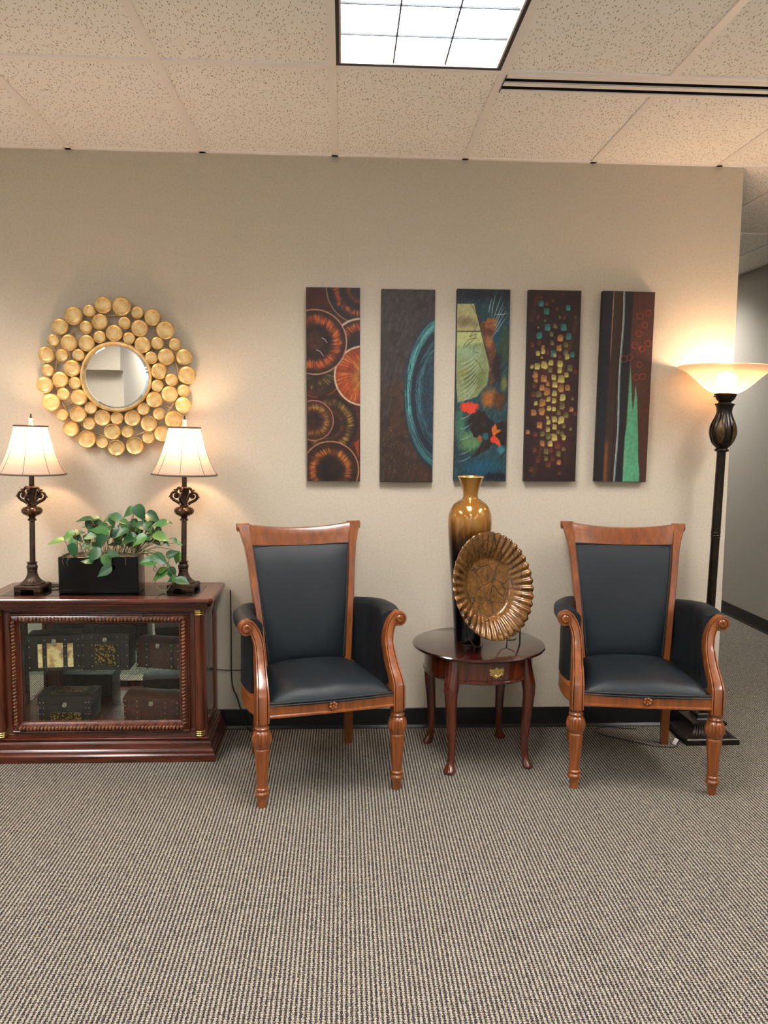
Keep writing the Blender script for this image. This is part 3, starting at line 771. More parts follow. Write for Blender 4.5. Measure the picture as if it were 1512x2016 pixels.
# keepsake chests
def chest_mats(nm, body, strap, front=None):
    m = mat(nm, body, .45); n = N(m); f = n.noise(n.coord(), 60, 4, .7); n.color(n.ramp(f, [(.35, tuple(x*.5 for x in body)), (.62, tuple(min(1, x*1.35) for x in body))])); n.bump(f, .4, .003)
    return m
DK = chest_mats('dark_chest_leather', lin((25, 20, 16)), None)
BR = chest_mats('brown_chest_leather', lin((62, 33, 22)), None)
RD = chest_mats('tooled_reddish_leather', lin((54, 26, 16)), None)
MP = mat('faded_map_print', lin((190, 168, 110)), .6)
n = N(MP); f = n.noise(n.coord(), 22, 3, .6); n.color(n.ramp(f, [(.34, lin((96, 92, 90))), (.46, lin((186, 150, 92))), (.6, lin((222, 206, 150))), (.75, lin((150, 120, 70)))]))
GP = mat('gilt_lattice_print', lin((130, 104, 50)), .4, metal=.4)
n = N(GP); e = n.n('ShaderNodeTexVoronoi', {'Vector': n.coord(), 'Scale': 110.0}).outputs['Distance']; n.color(n.ramp(e, [(.3, lin((150, 122, 60))), (.55, lin((30, 22, 14)))]))
STUD = mat('nickel_studs', lin((190, 186, 170)), .3, metal=1)
def chest(name, label, loc, rz, w_, d_, h_, lid, body, strapm, panels=None, dome=.0, flat=None, top_inset=None, straps=(-.62, .62)):
    t = thing(name, label, 'box', loc, rz, None)
    hb = h_-lid
    bd = obj('body', MB().box(-w_/2, w_/2, -d_/2, d_/2, 0, hb-.001, .003), body, t, 30)
    R = []
    for i in range(9):
        q = i/8; y = -d_/2-.003+(d_+.006)*q
        z = hb+lid*(.55 if dome else .9)+(lid*.45*math.sin(PI*q) if dome else lid*.1*min(1, q*8, (1-q)*8))
        R.append((y, z))
    ring = [(-d_/2-.003, hb)]+R+[(d_/2+.003, hb)]
    ld = obj('lid', MB().rings([[(x, y, z) for y, z in ring] for x in (-w_/2-.003, w_/2+.003)]), body, t, 30)
    for sx in straps:
        x = sx*w_/2; sw = w_*.042
        sb = MB().rings([[(xx, y*1.02, z+.002 if k not in (0, len(ring)-1) else 0) for k, (y, z) in enumerate(ring)] for xx in (x-sw, x+sw)])
        obj('strap', sb, strapm, t, 30)
    st = MB()
    for sx in list(straps)+[-.93, .93]:
        for zz in (.15, .5, .85):
            st.sphere((sx*w_/2, -d_/2-.006, hb*zz), (.0028, .002, .0028), 6, 4)
        st.sphere((sx*w_/2, -d_/2-.006, hb+lid*.3), (.0028, .002, .0028), 6, 4)
    o = obj('studs', st, STUD, bd); o['kind'] = 'stuff'
    for (a0, a1, b0, b1, pm_) in panels or []:
        obj('panel', MB().box(a0*w_/2, a1*w_/2, -d_/2-.0035, -d_/2+.001, b0*h_, b1*h_, .0005), pm_, bd, 0)
    if top_inset: obj('panel', MB().box(-w_*.32, w_*.32, -d_*.25, d_*.25, h_-.001, h_+.0025, .0005), top_inset, ld, 0)
    obj('latch', MB().tube([(.009*math.cos(a), -d_/2-.009, hb+.004+.009*math.sin(a)) for a in np.linspace(PI, 2*PI, 9)]+[(.009, -d_/2-.007, hb+.008)], .0016, 6).box(-.008, .008, -d_/2-.007, -d_/2, hb-.001, hb+.012, .001), STUD, ld)
    return t
SZ = .3842; BZ = .1462
chest('keepsake_chest', 'dark chest with cream map panels on the left of the glass cabinet shelf', (-1.262, -.225, SZ), math.radians(8), .225, .12, .165, .03, DK, DK,
      [(-.62, -.42, .10, .76, MP), (-.30, .34, .10, .78, MP), (.50, .72, .10, .76, MP)], straps=(-.36, .42))
chest('keepsake_chest', 'ornate dark studded chest in the middle of the glass cabinet shelf', (-1.028, -.22, SZ), 0, .210, .12, .195, .055, DK, DK, [(-.45, .45, .12, .62, GP)], dome=1, straps=(-.55, .55))
chest('keepsake_chest', 'reddish brown tooled leather chest on the right of the glass cabinet shelf', (-.782, -.20, SZ), math.radians(-14), .215, .12, .135, .030, RD, DK, None, dome=1, straps=(-.5, .62))
chest('keepsake_chest', 'flat black chest with gilt drawer front on the cabinet floor, left side', (-1.212, -.215, BZ), 0, .235, .15, .125, .045, DK, DK, [(-.55, .62, .05, .36, GP)], top_inset=GP, straps=(-.8, .8))
chest('keepsake_chest', 'brown leather chest with domed lid on the cabinet floor, right side', (-.815, -.205, BZ), math.radians(-9), .265, .15, .118, .04, BR, BR, None, dome=1, straps=(-.5, .5))

# ------------------------------------------------------------------ table lamps
def make_lamp():
    t = thing('table_lamp', 'x', 'lamp'); B = M['bronze']
    TT = Matrix.Rotation(math.radians(1.2), 4, 'Y')
    pb = MB()
    pb.rings([sqring(.056, .012), sqring(.060, .013), sqring(.060, .024), sqring(.056, .028), sqring(.053, .030)])
    for sx in (-1, 1):
        for sy in (-1, 1): pb.box(sx*.060 if sx < 0 else .030, -.030 if sx < 0 else .060, sy*.060 if sy < 0 else .030, -.030 if sy < 0 else .060, 0, .013, .002)
    obj('plinth', pb, B, t, 25)
    def fg(a, z):
        if .034 < z < .09: return 1-.06*(.5+.5*math.cos(20*a))*min(1, (z-.034)/.01)
        if .095 < z < .122: return 1-.08*(.5+.5*math.cos(8*a))
        return 1
    P1 = catmull([(.052, .028, 0), (.054, .032, 0), (.052, .037, 0), (.042, .043, 0), (.031, .055, 0), (.024, .070, 0), (.0205, .088, 0), (.0225, .091, 0), (.0215, .095, 0), (.0235, .102, 0), (.024, .110, 0), (.019, .121, 0), (.023, .128, 0), (.0245, .1295, 0), (.013, .130, 0)], 3)
    obj('fluted_foot', MB().lathe([(p[0], p[1]) for p in P1], 80, fg), B, t, 50)
    obj('pole', MB().lathe([(.0125, .128), (.0120, .320), (.011, .322)], 24, None, TT), B, t, 50)
    P2 = catmull([(.011, .318, 0), (.019, .320, 0), (.0195, .324, 0), (.014, .330, 0), (.017, .338, 0), (.030, .344, 0), (.041, .352, 0), (.0455, .363, 0), (.043, .373, 0), (.033, .381, 0), (.019, .385, 0), (.021, .389, 0), (.016, .393, 0)], 3)
    obj('glazed_ball', MB().lathe([(p[0], p[1]) for p in P2], 40, None, TT), M['bronze_ball'], t, 50)
    cr = MB().lathe([(.016, .392), (.014, .400), (.013, .42), (.020, .445), (.024, .466), (.026, .470), (.014, .474), (.0115, .476)], 24, None, TT)
    obj('collar', cr, B, t, 50)
    for k in range(4):
        a = PI/2*k+math.radians(0); Mk = TT @ Matrix.Rotation(a, 4, 'Z')
        s1 = MB()
        p = catmull([(.020, 0, .396), (.031, 0, .404), (.050, 0, .414), (.062, 0, .428), (.056, 0, .444), (.042, 0, .449), (.030, 0, .440), (.032, 0, .427), (.042, 0, .426), (.043, 0, .434)], 4)
        nn = len(p); s1.tube(p, [.0074-.0030*i/nn for i in range(nn)], 8, M=Mk)
        s1.tube(catmull([(.056, 0, .428), (.066, 0, .430), (.074, 0, .425)], 3), [.007, .0062, .0055, .0045, .0035, .002, .0005], 6, M=Mk)
        s1.tube(catmull([(.046, 0, .446), (.036, 0, .456), (.028, 0, .468), (.018, 0, .470)], 4), .0060, 8, M=Mk)
        s1.tube(catmull([(.037, 0, .455), (.045, 0, .460), (.052, 0, .457)], 3), [.006, .0055, .005, .004, .003, .0018, .0005], 6, M=Mk)
        s1.sphere((.041, 0, .433), (.009, .007, .009), 10, 8, Mk)
        obj('scroll', s1, B, t, 50)
    obj('stem', MB().lathe([(.0115, .473), (.0105, .60), (.008, .64), (.003, .75)], 20, None, TT), B, t, 50)
    # bell shade
    sp_ = catmull([(.146, .532, 0), (.131, .556, 0), (.112, .596, 0), (.094, .646, 0), (.080, .700, 0), (.070, .744, 0)], 5)
    def seam(a, z): return 1
    R = [[(p[0]*math.cos(2*PI*j/64), p[0]*math.sin(2*PI*j/64), p[1]) for j in range(64)] for p in sp_]
    sh = obj('shade', MB().rings(R, cap=(False, False), M=TT), M['shade'], t, 60, 'cream fabric bell shade, lit')
    for r, z, h in ((.146, .532, .004), (.0705, .744, .0038)):
        obj('trim', MB().tube([(r*math.cos(2*PI*k/64), r*math.sin(2*PI*k/64), z) for k in range(65)], h, 8, M=TT), M['trim_brown'], sh)
    sm_ = MB()
    for k in range(8):
        a = 2*PI*k/8+.18
        sm_.tube([((p[0]+.0008)*math.cos(a), (p[0]+.0008)*math.sin(a), p[1]) for p in sp_], .0011, 5, M=TT)
    obj('seam', sm_, M['trim_brown'], sh)
    spd = MB()
    for k in range(3):
        a = 2*PI*k/3; spd.tube([(0, 0, .748), (.07*math.cos(a), .07*math.sin(a), .744)], .0014, 5, M=TT)
    obj('spider', spd, M['brass'], sh)
    obj('bulb', MB().sphere((0, .0, .682), (.024, .024, .030), 16, 12, TT), M['bulb'], t, 60)
    fn = MB().lathe([(.006, .749), (.011, .752), (.0085, .757), (.0105, .762), (.0085, .768), (.0105, .774), (.0115, .779), (.006, .781)], 20, None, TT)
    fo = obj('finial', fn, M['crystal'], t, 50, 'clear ribbed finial with dark tip')
    obj('finial_tip', MB().lathe([(.006, .780), (.0065, .784), (.002, .788), (.004, .793), (.001, .799)], 12, None, TT), B, fo, 50)
    return t
l1 = make_lamp(); l1.location = (-1.365, -.215, .7415); l1.rotation_euler = (0, 0, math.radians(-4))
l2 = copy_tree(l1); l2.location = (-.690, -.190, .7415); l2.rotation_euler = (0, 0, math.radians(-7))
tag(l1, 'lit cream bell shade table lamp on the cabinet, left of the potted plant', 'lamp', 'matching table lamps')
tag(l2, 'lit cream bell shade table lamp on the cabinet, right of the potted plant', 'lamp', 'matching table lamps')
tag(obj('power_cord', MB().tube(catmull([(-1.30, -.19, .7475), (-1.275, -.17, .749), (-1.262, -.14, .753), (-1.275, -.115, .747), (-1.32, -.10, .7455), (-1.40, -.06, .7455), (-1.42, -.03, .7455)], 6), .003, 6), M['cord']), 'short brown cord curling behind the left table lamp base', 'cord')
tag(obj('power_cord', MB().tube(catmull([(-.50, -.012, .70), (-.498, -.012, .5), (-.497, -.012, .25), (-.470, -.018, .16), (-.440, -.030, .07), (-.40, -.045, .006), (-.30, -.05, .004)], 8), .0032, 6), M['cord']), 'black cord hanging down the wall behind the right end of the cabinet', 'cord')
tag(obj('power_cord', MB().tube(catmull([(-.60, -.02, .31), (-.50, -.008, .300), (-.43, -.006, .302), (-.34, -.006, .318), (-.26, -.006, .322), (-.10, -.006, .30)], 8), .0026, 6), M['cord']), 'thin black cord running along the wall from cabinet to left armchair', 'cord')
tag(obj('power_cord', MB().tube(catmull([(1.70, -.16, .004), (1.66, -.24, .004), (1.62, -.295, .004), (1.53, -.285, .004), (1.42, -.21, .004), (1.32, -.13, .004), (1.31, -.06, .004), (1.38, -.03, .004), (1.46, -.05, .004), (1.52, -.06, .004)], 8), .003, 6), M['cord']), 'black cord looping over the carpet under the right armchair', 'cord')
tag(obj('cord_tag', MB().box(-.010, .010, -.004, .004, 0, .030, .002, Matrix.Translation((1.628, -.262, .004)) @ Matrix.Rotation(.5, 4, 'Y')), mat('white_plastic', (.8, .75, .7), .4)), 'small white tag on the cord beside the floor lamp base', 'tag')

# ------------------------------------------------------------------ potted pothos
def leaf_mat():
    m = mat('pothos_leaf', (.06, .22, .06), .38, spec=.5); n = N(m)
    ri = n.n('ShaderNodeObjectInfo').outputs['Random']
    c = n.ramp(ri, [(0, lin((26, 64, 37))), (.45, lin((40, 88, 48))), (.8, lin((62, 114, 54))), (1, lin((96, 136, 60)))])
    f = n.noise(n.coord(), 60, 3)
    n.color(n.mix(n.math('MULTIPLY', f, .35), c, lin((40, 88, 50))))
    n.b.inputs['Transmission Weight'].default_value = 0
    n.b.inputs['Subsurface Weight'].default_value = .0
    return m
LM = leaf_mat(); STM = mat('vine_stem', lin((88, 102, 50)), .5); STB = mat('brown_stem', lin((78, 62, 38)), .6)
pt = thing('potted_plant', 'green pothos in a black rectangular planter on the cabinet between the lamps', 'plant', (-1.045, -.238, .7415))
PXc, PYc = -1.045, -.238
o = MB(); px, py, pz = .176, .062, .165
V = []
lev = [(px-.004, py-.004, 0), (px-.003, py-.003, 0), (px, py, .003), (px, py, pz-.002), (px-.002, py-.002, pz), (px-.008, py-.008, pz), (px-.008, py-.008, pz-.03)]
R = []
for hx_, hy_, z in lev:
    r_ = .006; ring = []
    for cx, cy, a0 in ((hx_-r_, hy_-r_, 0), (-hx_+r_, hy_-r_, 90), (-hx_+r_, -hy_+r_, 180), (hx_-r_, -hy_+r_, 270)):
        for q in (0, 30, 60, 90): ring.append((cx+r_*math.cos(math.radians(a0+q)), cy+r_*math.sin(math.radians(a0+q)), z))
    R.append(ring)
obj('planter', o.rings(R), M['black_gloss'], pt, 40)
moss = mat('spanish_moss', lin((96, 82, 66)), .95); n = N(moss); f = n.noise(n.coord(), 120, 4, .7); n.color(n.ramp(f, [(.3, lin((48, 38, 28))), (.55, lin((110, 94, 74))), (.75, lin((150, 138, 116)))]))
NX, NY = 40, 14; V = []; F = []
for j in range(NY+1):
    for i in range(NX+1):
        u, v = -1+2*i/NX, -1+2*j/NY
        V.append((u*(px-.009), v*(py-.009), .155+.018*(1-u**4)*(1-v**4)+random.uniform(-.004, .005)))
for j in range(NY):
    for i in range(NX): a = j*(NX+1)+i; F.append((a, a+1, a+NX+2, a+NX+1))
mo = obj('moss', (V, F), moss, pt, 60)
st = MB()
for k in range(300):
    x, y = random.uniform(-px+.012, px-.012), random.uniform(-py+.012, py-.012); p = np.array([x, y, .165]); pts = [p]
    d = np.array([random.gauss(0, 1), random.gauss(0, 1), .6])
    for q in range(4):
        d = d/np.linalg.norm(d)*.009; p = p+d; d = d+np.array([random.gauss(0, .006), random.gauss(0, .006), random.gauss(-.001, .004)]); pts.append(p)
    st.tube(pts, .0005, 3, cap=False)
for x0_ in (-.128, .058, .062, .12, -.15):
    p = np.array([x0_, -py-.001, .162]); pts = [np.array([x0_-.005, -py+.01, .168]), p]
    for q in range(4): p = p+np.array([random.uniform(-.004, .005), -.0008, -.008]); pts.append(p)
    st.tube(pts, .0009, 4)
st_o = obj('moss_strands', st, moss, mo, 0); st_o['kind'] = 'stuff'
# leaves: pixel-read list -> (x, z) offsets, plus depth, length, direction the tip points, facing tilt
def leaf_mesh(L, fold, curl):
    V = []; F = []; n_ = 9
    prof = [0, .32, .46, .50, .47, .40, .30, .19, .085, 0]
    for i in range(n_+1):
        t_ = i/n_; w_ = prof[i]*L*.64; x = t_*L-(.10*L if 0 < i < 3 else 0)*(0)
        bend = -curl*L*t_*t_
        for s in (-1, -.5, 0, .5, 1):
            back = -.07*L*abs(s) if i in (1, 2) else 0
            V.append((x+back, s*w_, bend+abs(s)*w_*fold-.02*L*(abs(s) == .5)*-.3))
    for i in range(n_):
        for j in range(4): a = i*5+j; F.append((a, a+1, a+6, a+5))
    return V, F
lv = [leaf_mesh(1, f_, c_) for f_, c_ in ((.25, .12), (.4, .25), (.12, .3), (.3, .0), (.15, .45))]
lobj = []
spec = [  # zoom px centre x, y, length px, tip angle deg (0=right, 90=up), depth y offset, facing (0 flat .. 1 faces camera)
 (105, 440, 150, 190, -.02, .35), (215, 385, 150, 205, .0, .5), (290, 350, 150, 20, .02, .5), (395, 215, 160, 190, .0, .3), (290, 425, 100, 350, -.03, .6), (320, 530, 150, 275, -.06, .8),
 (520, 195, 90, 20, .02, .5), (545, 245, 110, 340, .03, .4), (450, 235, 120, 200, .03, .4), (565, 320, 180, 165, -.02, .5), (470, 340, 130, 200, -.01, .5), (480, 385, 140, 200, -.03, .6), (600, 440, 170, 240, -.05, .85), (470, 480, 130, 180, -.02, .5),
 (510, 565, 200, 195, -.07, .8), (460, 612, 150, 165, -.07, .6), (690, 640, 150, 290, -.085, .8), (665, 745, 160, 215, -.09, .8), (755, 565, 130, 350, -.07, .7),
 (650, 190, 130, 200, .01, .5), (700, 235, 110, 285, .0, .6), (770, 200, 160, 330, .0, .5), (830, 270, 130, 290, .0, .7), (780, 255, 110, 250, .03, .8), (740, 320, 110, 80, -.01, .6), (810, 345, 150, 200, -.03, .4),
 (870, 115, 150, 205, .0, .8), (1010, 130, 175, 300, -.01, .9), (1140, 180, 160, 330, .01, .8), (925, 240, 80, 90, .01, .6), (1040, 265, 140, 345, -.02, .5), (1085, 300, 140, 310, .0, .6), (1215, 245, 140, 190, -.01, .6), (1290, 220, 90, 5, .0, .5),
 (880, 415, 180, 200, -.03, .5), (1010, 420, 170, 215, -.05, .6), (1060, 385, 130, 160, -.01, .5), (1240, 390, 170, 340, -.02, .6), (1290, 460, 70, 330, -.02, .7), (1375, 435, 60, 300, .0, .6), (1425, 468, 60, 340, .0, .6),
 (1355, 570, 130, 30, -.02, .8), (1390, 625, 130, 250, -.01, .8), (1105, 640, 190, 178, -.06, .6), (1240, 625, 170, 330, -.05, .7), (1260, 740, 110, 30, -.04, .6), (1210, 790, 170, 205, -.04, .5), (1350, 790, 140, 290, -.03, .8), (1345, 850, 110, 200, -.03, .8), (1480, 865, 150, 345, -.06, .5), (600, 385, 100, 150, .01, .5), (890, 350, 100, 40, .02, .5), (680, 360, 100, 100, .03, .5), (560, 280, 110, 175, .04, .5), (960, 330, 100, 60, .03, .5), (1130, 350, 100, 20, .03, .5), (380, 290, 90, 200, .03, .4), (760, 440, 100, 320, .01, .4), (950, 260, 90, 20, .03, .4), (640, 290, 110, 30, .02, .4), (860, 300, 90, 160, .04, .4), (1180, 300, 90, 100, .02, .4),
]
K = .000415
rr_ = random.Random(5)
for k in range(46):
    u = rr_.random(); x = 250+980*u; y = rr_.uniform(230, 500) if 400 < x < 1150 else rr_.uniform(330, 500)
    spec.append((x, y, rr_.uniform(70, 120), rr_.choice((rr_.uniform(150, 220), rr_.uniform(-40, 40), rr_.uniform(240, 300))), rr_.uniform(.0, .055), rr_.uniform(.3, .8)))
def pz_(x, y): return (-1.03+(x-615)*K-PXc, .905-(y-600)*K-.7415)
for i, (x, y, L, ang, dy, fc) in enumerate(spec):
    X, Z = pz_(x, y); L = L*K*1.18; a = math.radians(ang)
    d = Vector((math.cos(a), -.35*(1-fc)+random.uniform(-.15, .1), math.sin(a))).normalized()
    up = Vector((random.uniform(-.2, .2), -fc*1.3, 1.0-.35*fc)); up = (up-up.dot(d)*d).normalized()
    if up.y > 0: up = -up
    sd_ = up.cross(d)
    li = random.randrange(5)
    if i < 5: lobj.append(obj('leaf', lv[i], LM, pt, 60)); lo = lobj[-1]
    else: lo = lobj[li].copy(); C.objects.link(lo)
    # keep leaves away from the wall and outside the planter block
    y_ = dy+ (0)
    c0 = Vector((X, y_, Z)); basep = c0-d*L*.5
    mt = Matrix((d*L, sd_*L, up*L)).transposed().to_4x4(); mt.translation = basep
    lo.matrix_basis = mt
    # petiole
    if x > 1150 and y > 380: root = Vector((.150+random.uniform(-.02, .01), random.uniform(-.03, .02), .168))
    else: root = Vector((max(-.15, min(.15, X*.75+random.uniform(-.02, .02))), random.uniform(-.035, .03), .166))
    if Z < .15 and abs(X) < .17: root.y = -.045
    mid = (root+basep)/2+Vector((0, -.012 if Z < .16 else 0, .028 if Z < .2 else .012))
    if Z < .14: mid = Vector(((root.x*.4+basep.x*.6), min(basep.y, -.066) if abs(basep.x) < .18 else basep.y, max(.175, basep.z+.02))); 
    st = MB().tube(catmull([tuple(root), tuple(mid), tuple(basep)], 5), .0013, 5)
    obj('stem', st, STM if i % 3 else STB, pt)
# trailing vine loop on the cabinet top
for pts in ([(1300, 560), (1310, 680), (1200, 830), (1160, 900), (1200, 960), (1290, 965), (1340, 900), (1420, 880)], [(1170, 820), (1165, 910), (1230, 975), (1300, 965)], [(1040, 520), (1150, 560), (1230, 600), (1300, 680), (1310, 760)], [(1060, 560), (1160, 690), (1150, 750), (1280, 800)]):
    q = [(pz_(x, y)[0], -.03, max(.004, pz_(x, y)[1])) for x, y in pts]
    obj('vine', MB().tube(catmull(q, 5), .0017, 6), STM, pt)

# ------------------------------------------------------------------ disc mirror
mr = thing('wall_mirror', 'round wall mirror framed by many gold leaf discs, above the display cabinet', 'mirror', (-1.020, 0, 1.7195))
D = [(647,177,76),(810,187,84),(943,240,57),(1078,276,76),(1190,389,80),(522,231,57),(387,275,83),(495,373,57),(613,325,76),(833,331,56),(963,374,75),(262,372,74),(205,494,54),(342,511,75),(491,510,74),(609,457,57),(740,421,75),(866,462,57),(987,520,75),(1118,505,57),(1270,512,57),(140,617,77),(278,622,56),(417,619,57),(1060,632,57),(1192,622,73),(1347,622,75),(146,756,54),(362,733,74),(1125,750,75),(1372,783,82),(118,885,73),(252,836,76),(383,864,56),(1237,824,56),(1108,880,56),(168,1038,82),(280,963,56),(412,992,74),(1217,953,75),(1343,920,59),(1077,1005,74),(1335,1050,74),(268,1150,58),(512,1085,57),(400,1143,74),(500,1226,57),(980,1090,58),(1120,1132,57),(1250,1182,82),(331,1272,74),(617,1174,74),(747,1176,56),(879,1174,74),(1027,1222,75),(1148,1312,74),(470,1365,83),(610,1391,57),(702,1296,73),(833,1296,57),(1022,1348,58),(735,1440,75),(897,1422,84)]
KM = .000523; proto = {}
def disc_obj(r):
    key = 'L' if r > 79 else 'M' if r > 65 else 'S'
    if key not in proto:
        R_ = {'L': 82, 'M': 74.5, 'S': 56.5}[key]*KM
        p = [(.0005, .0105), (R_*.55, .0108), (R_*.76, .0118), (R_*.84, .0150), (R_*.90, .0165), (R_*.96, .0140), (R_, .009), (R_*.99, .003), (R_*.93, 0), (.0005, 0)]
        proto[key] = obj('disc', MB().lathe(p, 36, None, Matrix.Rotation(PI/2, 4, 'X')), M['gold'], mr, 45); return proto[key]
    o = proto[key].copy(); C.objects.link(o); return o
for i, (x, y, r) in enumerate(D):
    o = disc_obj(r); o.location = ((x-743)*KM, -.020-(.006 if i % 3 == 0 else .010 if i % 3 == 1 else 0), -(y-805)*KM)
    a = random.uniform(-.06, .06); o.rotation_euler = (a, random.uniform(0, 6), random.uniform(-.06, .06))
wf = MB()
for r in (.19, .285): wf.tube([(r*math.cos(2*PI*k/64), -.014, r*math.sin(2*PI*k/64)) for k in range(65)], .0028, 6)
for k in range(12): a = 2*PI*k/12; wf.tube([(.165*math.cos(a), -.014, .165*math.sin(a)), (.34*math.cos(a), -.014, .34*math.sin(a))], .002, 6)
for k in range(3): a = 2*PI*k/3+.5; wf.tube([(.19*math.cos(a), -.014, .19*math.sin(a)), (.19*math.cos(a), 0, .19*math.sin(a))], .005, 6)
obj('wire_frame', wf, M['gold'], mr)
obj('rim', MB().lathe([(.150, .012), (.1525, .040), (.156, .043), (.161, .042), (.165, .036), (.166, .012)], 72, None, Matrix.Rotation(PI/2, 4, 'X'), cap=(False, False)), M['gold'], mr, 40, 'smooth gold ring')
obj('glass', MB().lathe([(.0005, .030), (.140, .030), (.1525, .027), (.1525, .020), (.0005, .020)], 72, None, Matrix.Rotation(PI/2, 4, 'X')), M['mirror'], mr, 4, 'round bevelled mirror glass')

# ------------------------------------------------------------------ paintings
PW, PH, PD = .2535, .911, .034
GX, GZ = 112, 400
uu, vv = np.meshgrid((np.arange(GX+1))/GX, (np.arange(GZ+1))/GZ*3.594)   # unit = canvas width, v downwards
def vnoise(fx, fy, seed=0, x=None, y=None, oct_=3):
    x = uu if x is None else x; y = vv if y is None else y
    out = 0; amp = 1; tot = 0
    r = np.random.default_rng(seed)
    for o_ in range(oct_):
        T = r.random((64, 64)); X = x*fx*2**o_; Y = y*fy*2**o_
        xi, yi = np.floor(X).astype(int), np.floor(Y).astype(int); fx_, fy_ = X-xi, Y-yi
        fx_ = fx_*fx_*(3-2*fx_); fy_ = fy_*fy_*(3-2*fy_)
        g_ = lambda a, b_: T[a % 64, b_ % 64]
        out = out+amp*((g_(xi, yi)*(1-fx_)+g_(xi+1, yi)*fx_)*(1-fy_)+(g_(xi, yi+1)*(1-fx_)+g_(xi+1, yi+1)*fx_)*fy_)
        tot += amp; amp *= .55
    return out/tot
def sm(a, b_, x): t_ = np.clip((x-a)/(b_-a), 0, 1); return t_*t_*(3-2*t_)
class Canvas:
    def __init__(s, c): s.a = np.ones(uu.shape+(3,))*np.array(c, float)
    def put(s, m_, c):
        m_ = np.clip(m_, 0, 1)[..., None]; s.a = s.a*(1-m_)+np.array(c, float)*m_ if not isinstance(c, np.ndarray) or c.ndim == 1 else s.a*(1-m_)+c*m_
    def ell(s, cx, cy, rx, ry, c, soft=.3, al=1, jit=.55, seed=1):
        d = np.hypot((uu-cx)/rx, (vv-cy)/ry)+(vnoise(9, 7, seed)-.5)*jit+(vnoise(30, 14, seed+40, uu+vv*.5, vv)-.5)*jit*.8; s.put(al*(1-sm(1-soft, 1+soft*.3, d)), c)
    def poly(s, P, c, al=1, jit=.0, seed=2, soft=.012):
        x = uu+(vnoise(9, 9, seed)-.5)*jit; y = vv+(vnoise(9, 9, seed+1)-.5)*jit
        ins = np.zeros(uu.shape, bool); dm = np.full(uu.shape, 9.0)
        for (x1, y1), (x2, y2) in zip(P, P[1:]+P[:1]):
            if y1 != y2: ins ^= ((y1 > y) != (y2 > y)) & (x < (x2-x1)*(y-y1)/(y2-y1)+x1)
            t_ = np.clip(((x-x1)*(x2-x1)+(y-y1)*(y2-y1))/((x2-x1)**2+(y2-y1)**2+1e-9), 0, 1); dm = np.minimum(dm, np.hypot(x-x1-t_*(x2-x1), y-y1-t_*(y2-y1)))
        s.put(al*np.where(ins, np.clip(.5+dm/soft, 0, 1), np.clip(.5-dm/soft, 0, 1)), c)
    def line(s, P, w_, c, al=1, taper=False):
        P = [np.array(p) for p in P]
        if len(P) > 2: P = [p[:2] for p in catmull([(*p, 0) for p in P], 4)]
        n_ = len(P)-1
        for k in range(n_):
            (x1, y1), (x2, y2) = P[k], P[k+1]
            t_ = np.clip(((uu-x1)*(x2-x1)+(vv-y1)*(y2-y1))/((x2-x1)**2+(y2-y1)**2+1e-9), 0, 1); d = np.hypot(uu-x1-t_*(x2-x1), vv-y1-t_*(y2-y1))
            ww = w_*(math.sin(PI*(k+.5)/n_)*.8+.2 if taper else 1)
            s.put(al*np.clip(1.2-d/ww, 0, 1), c)

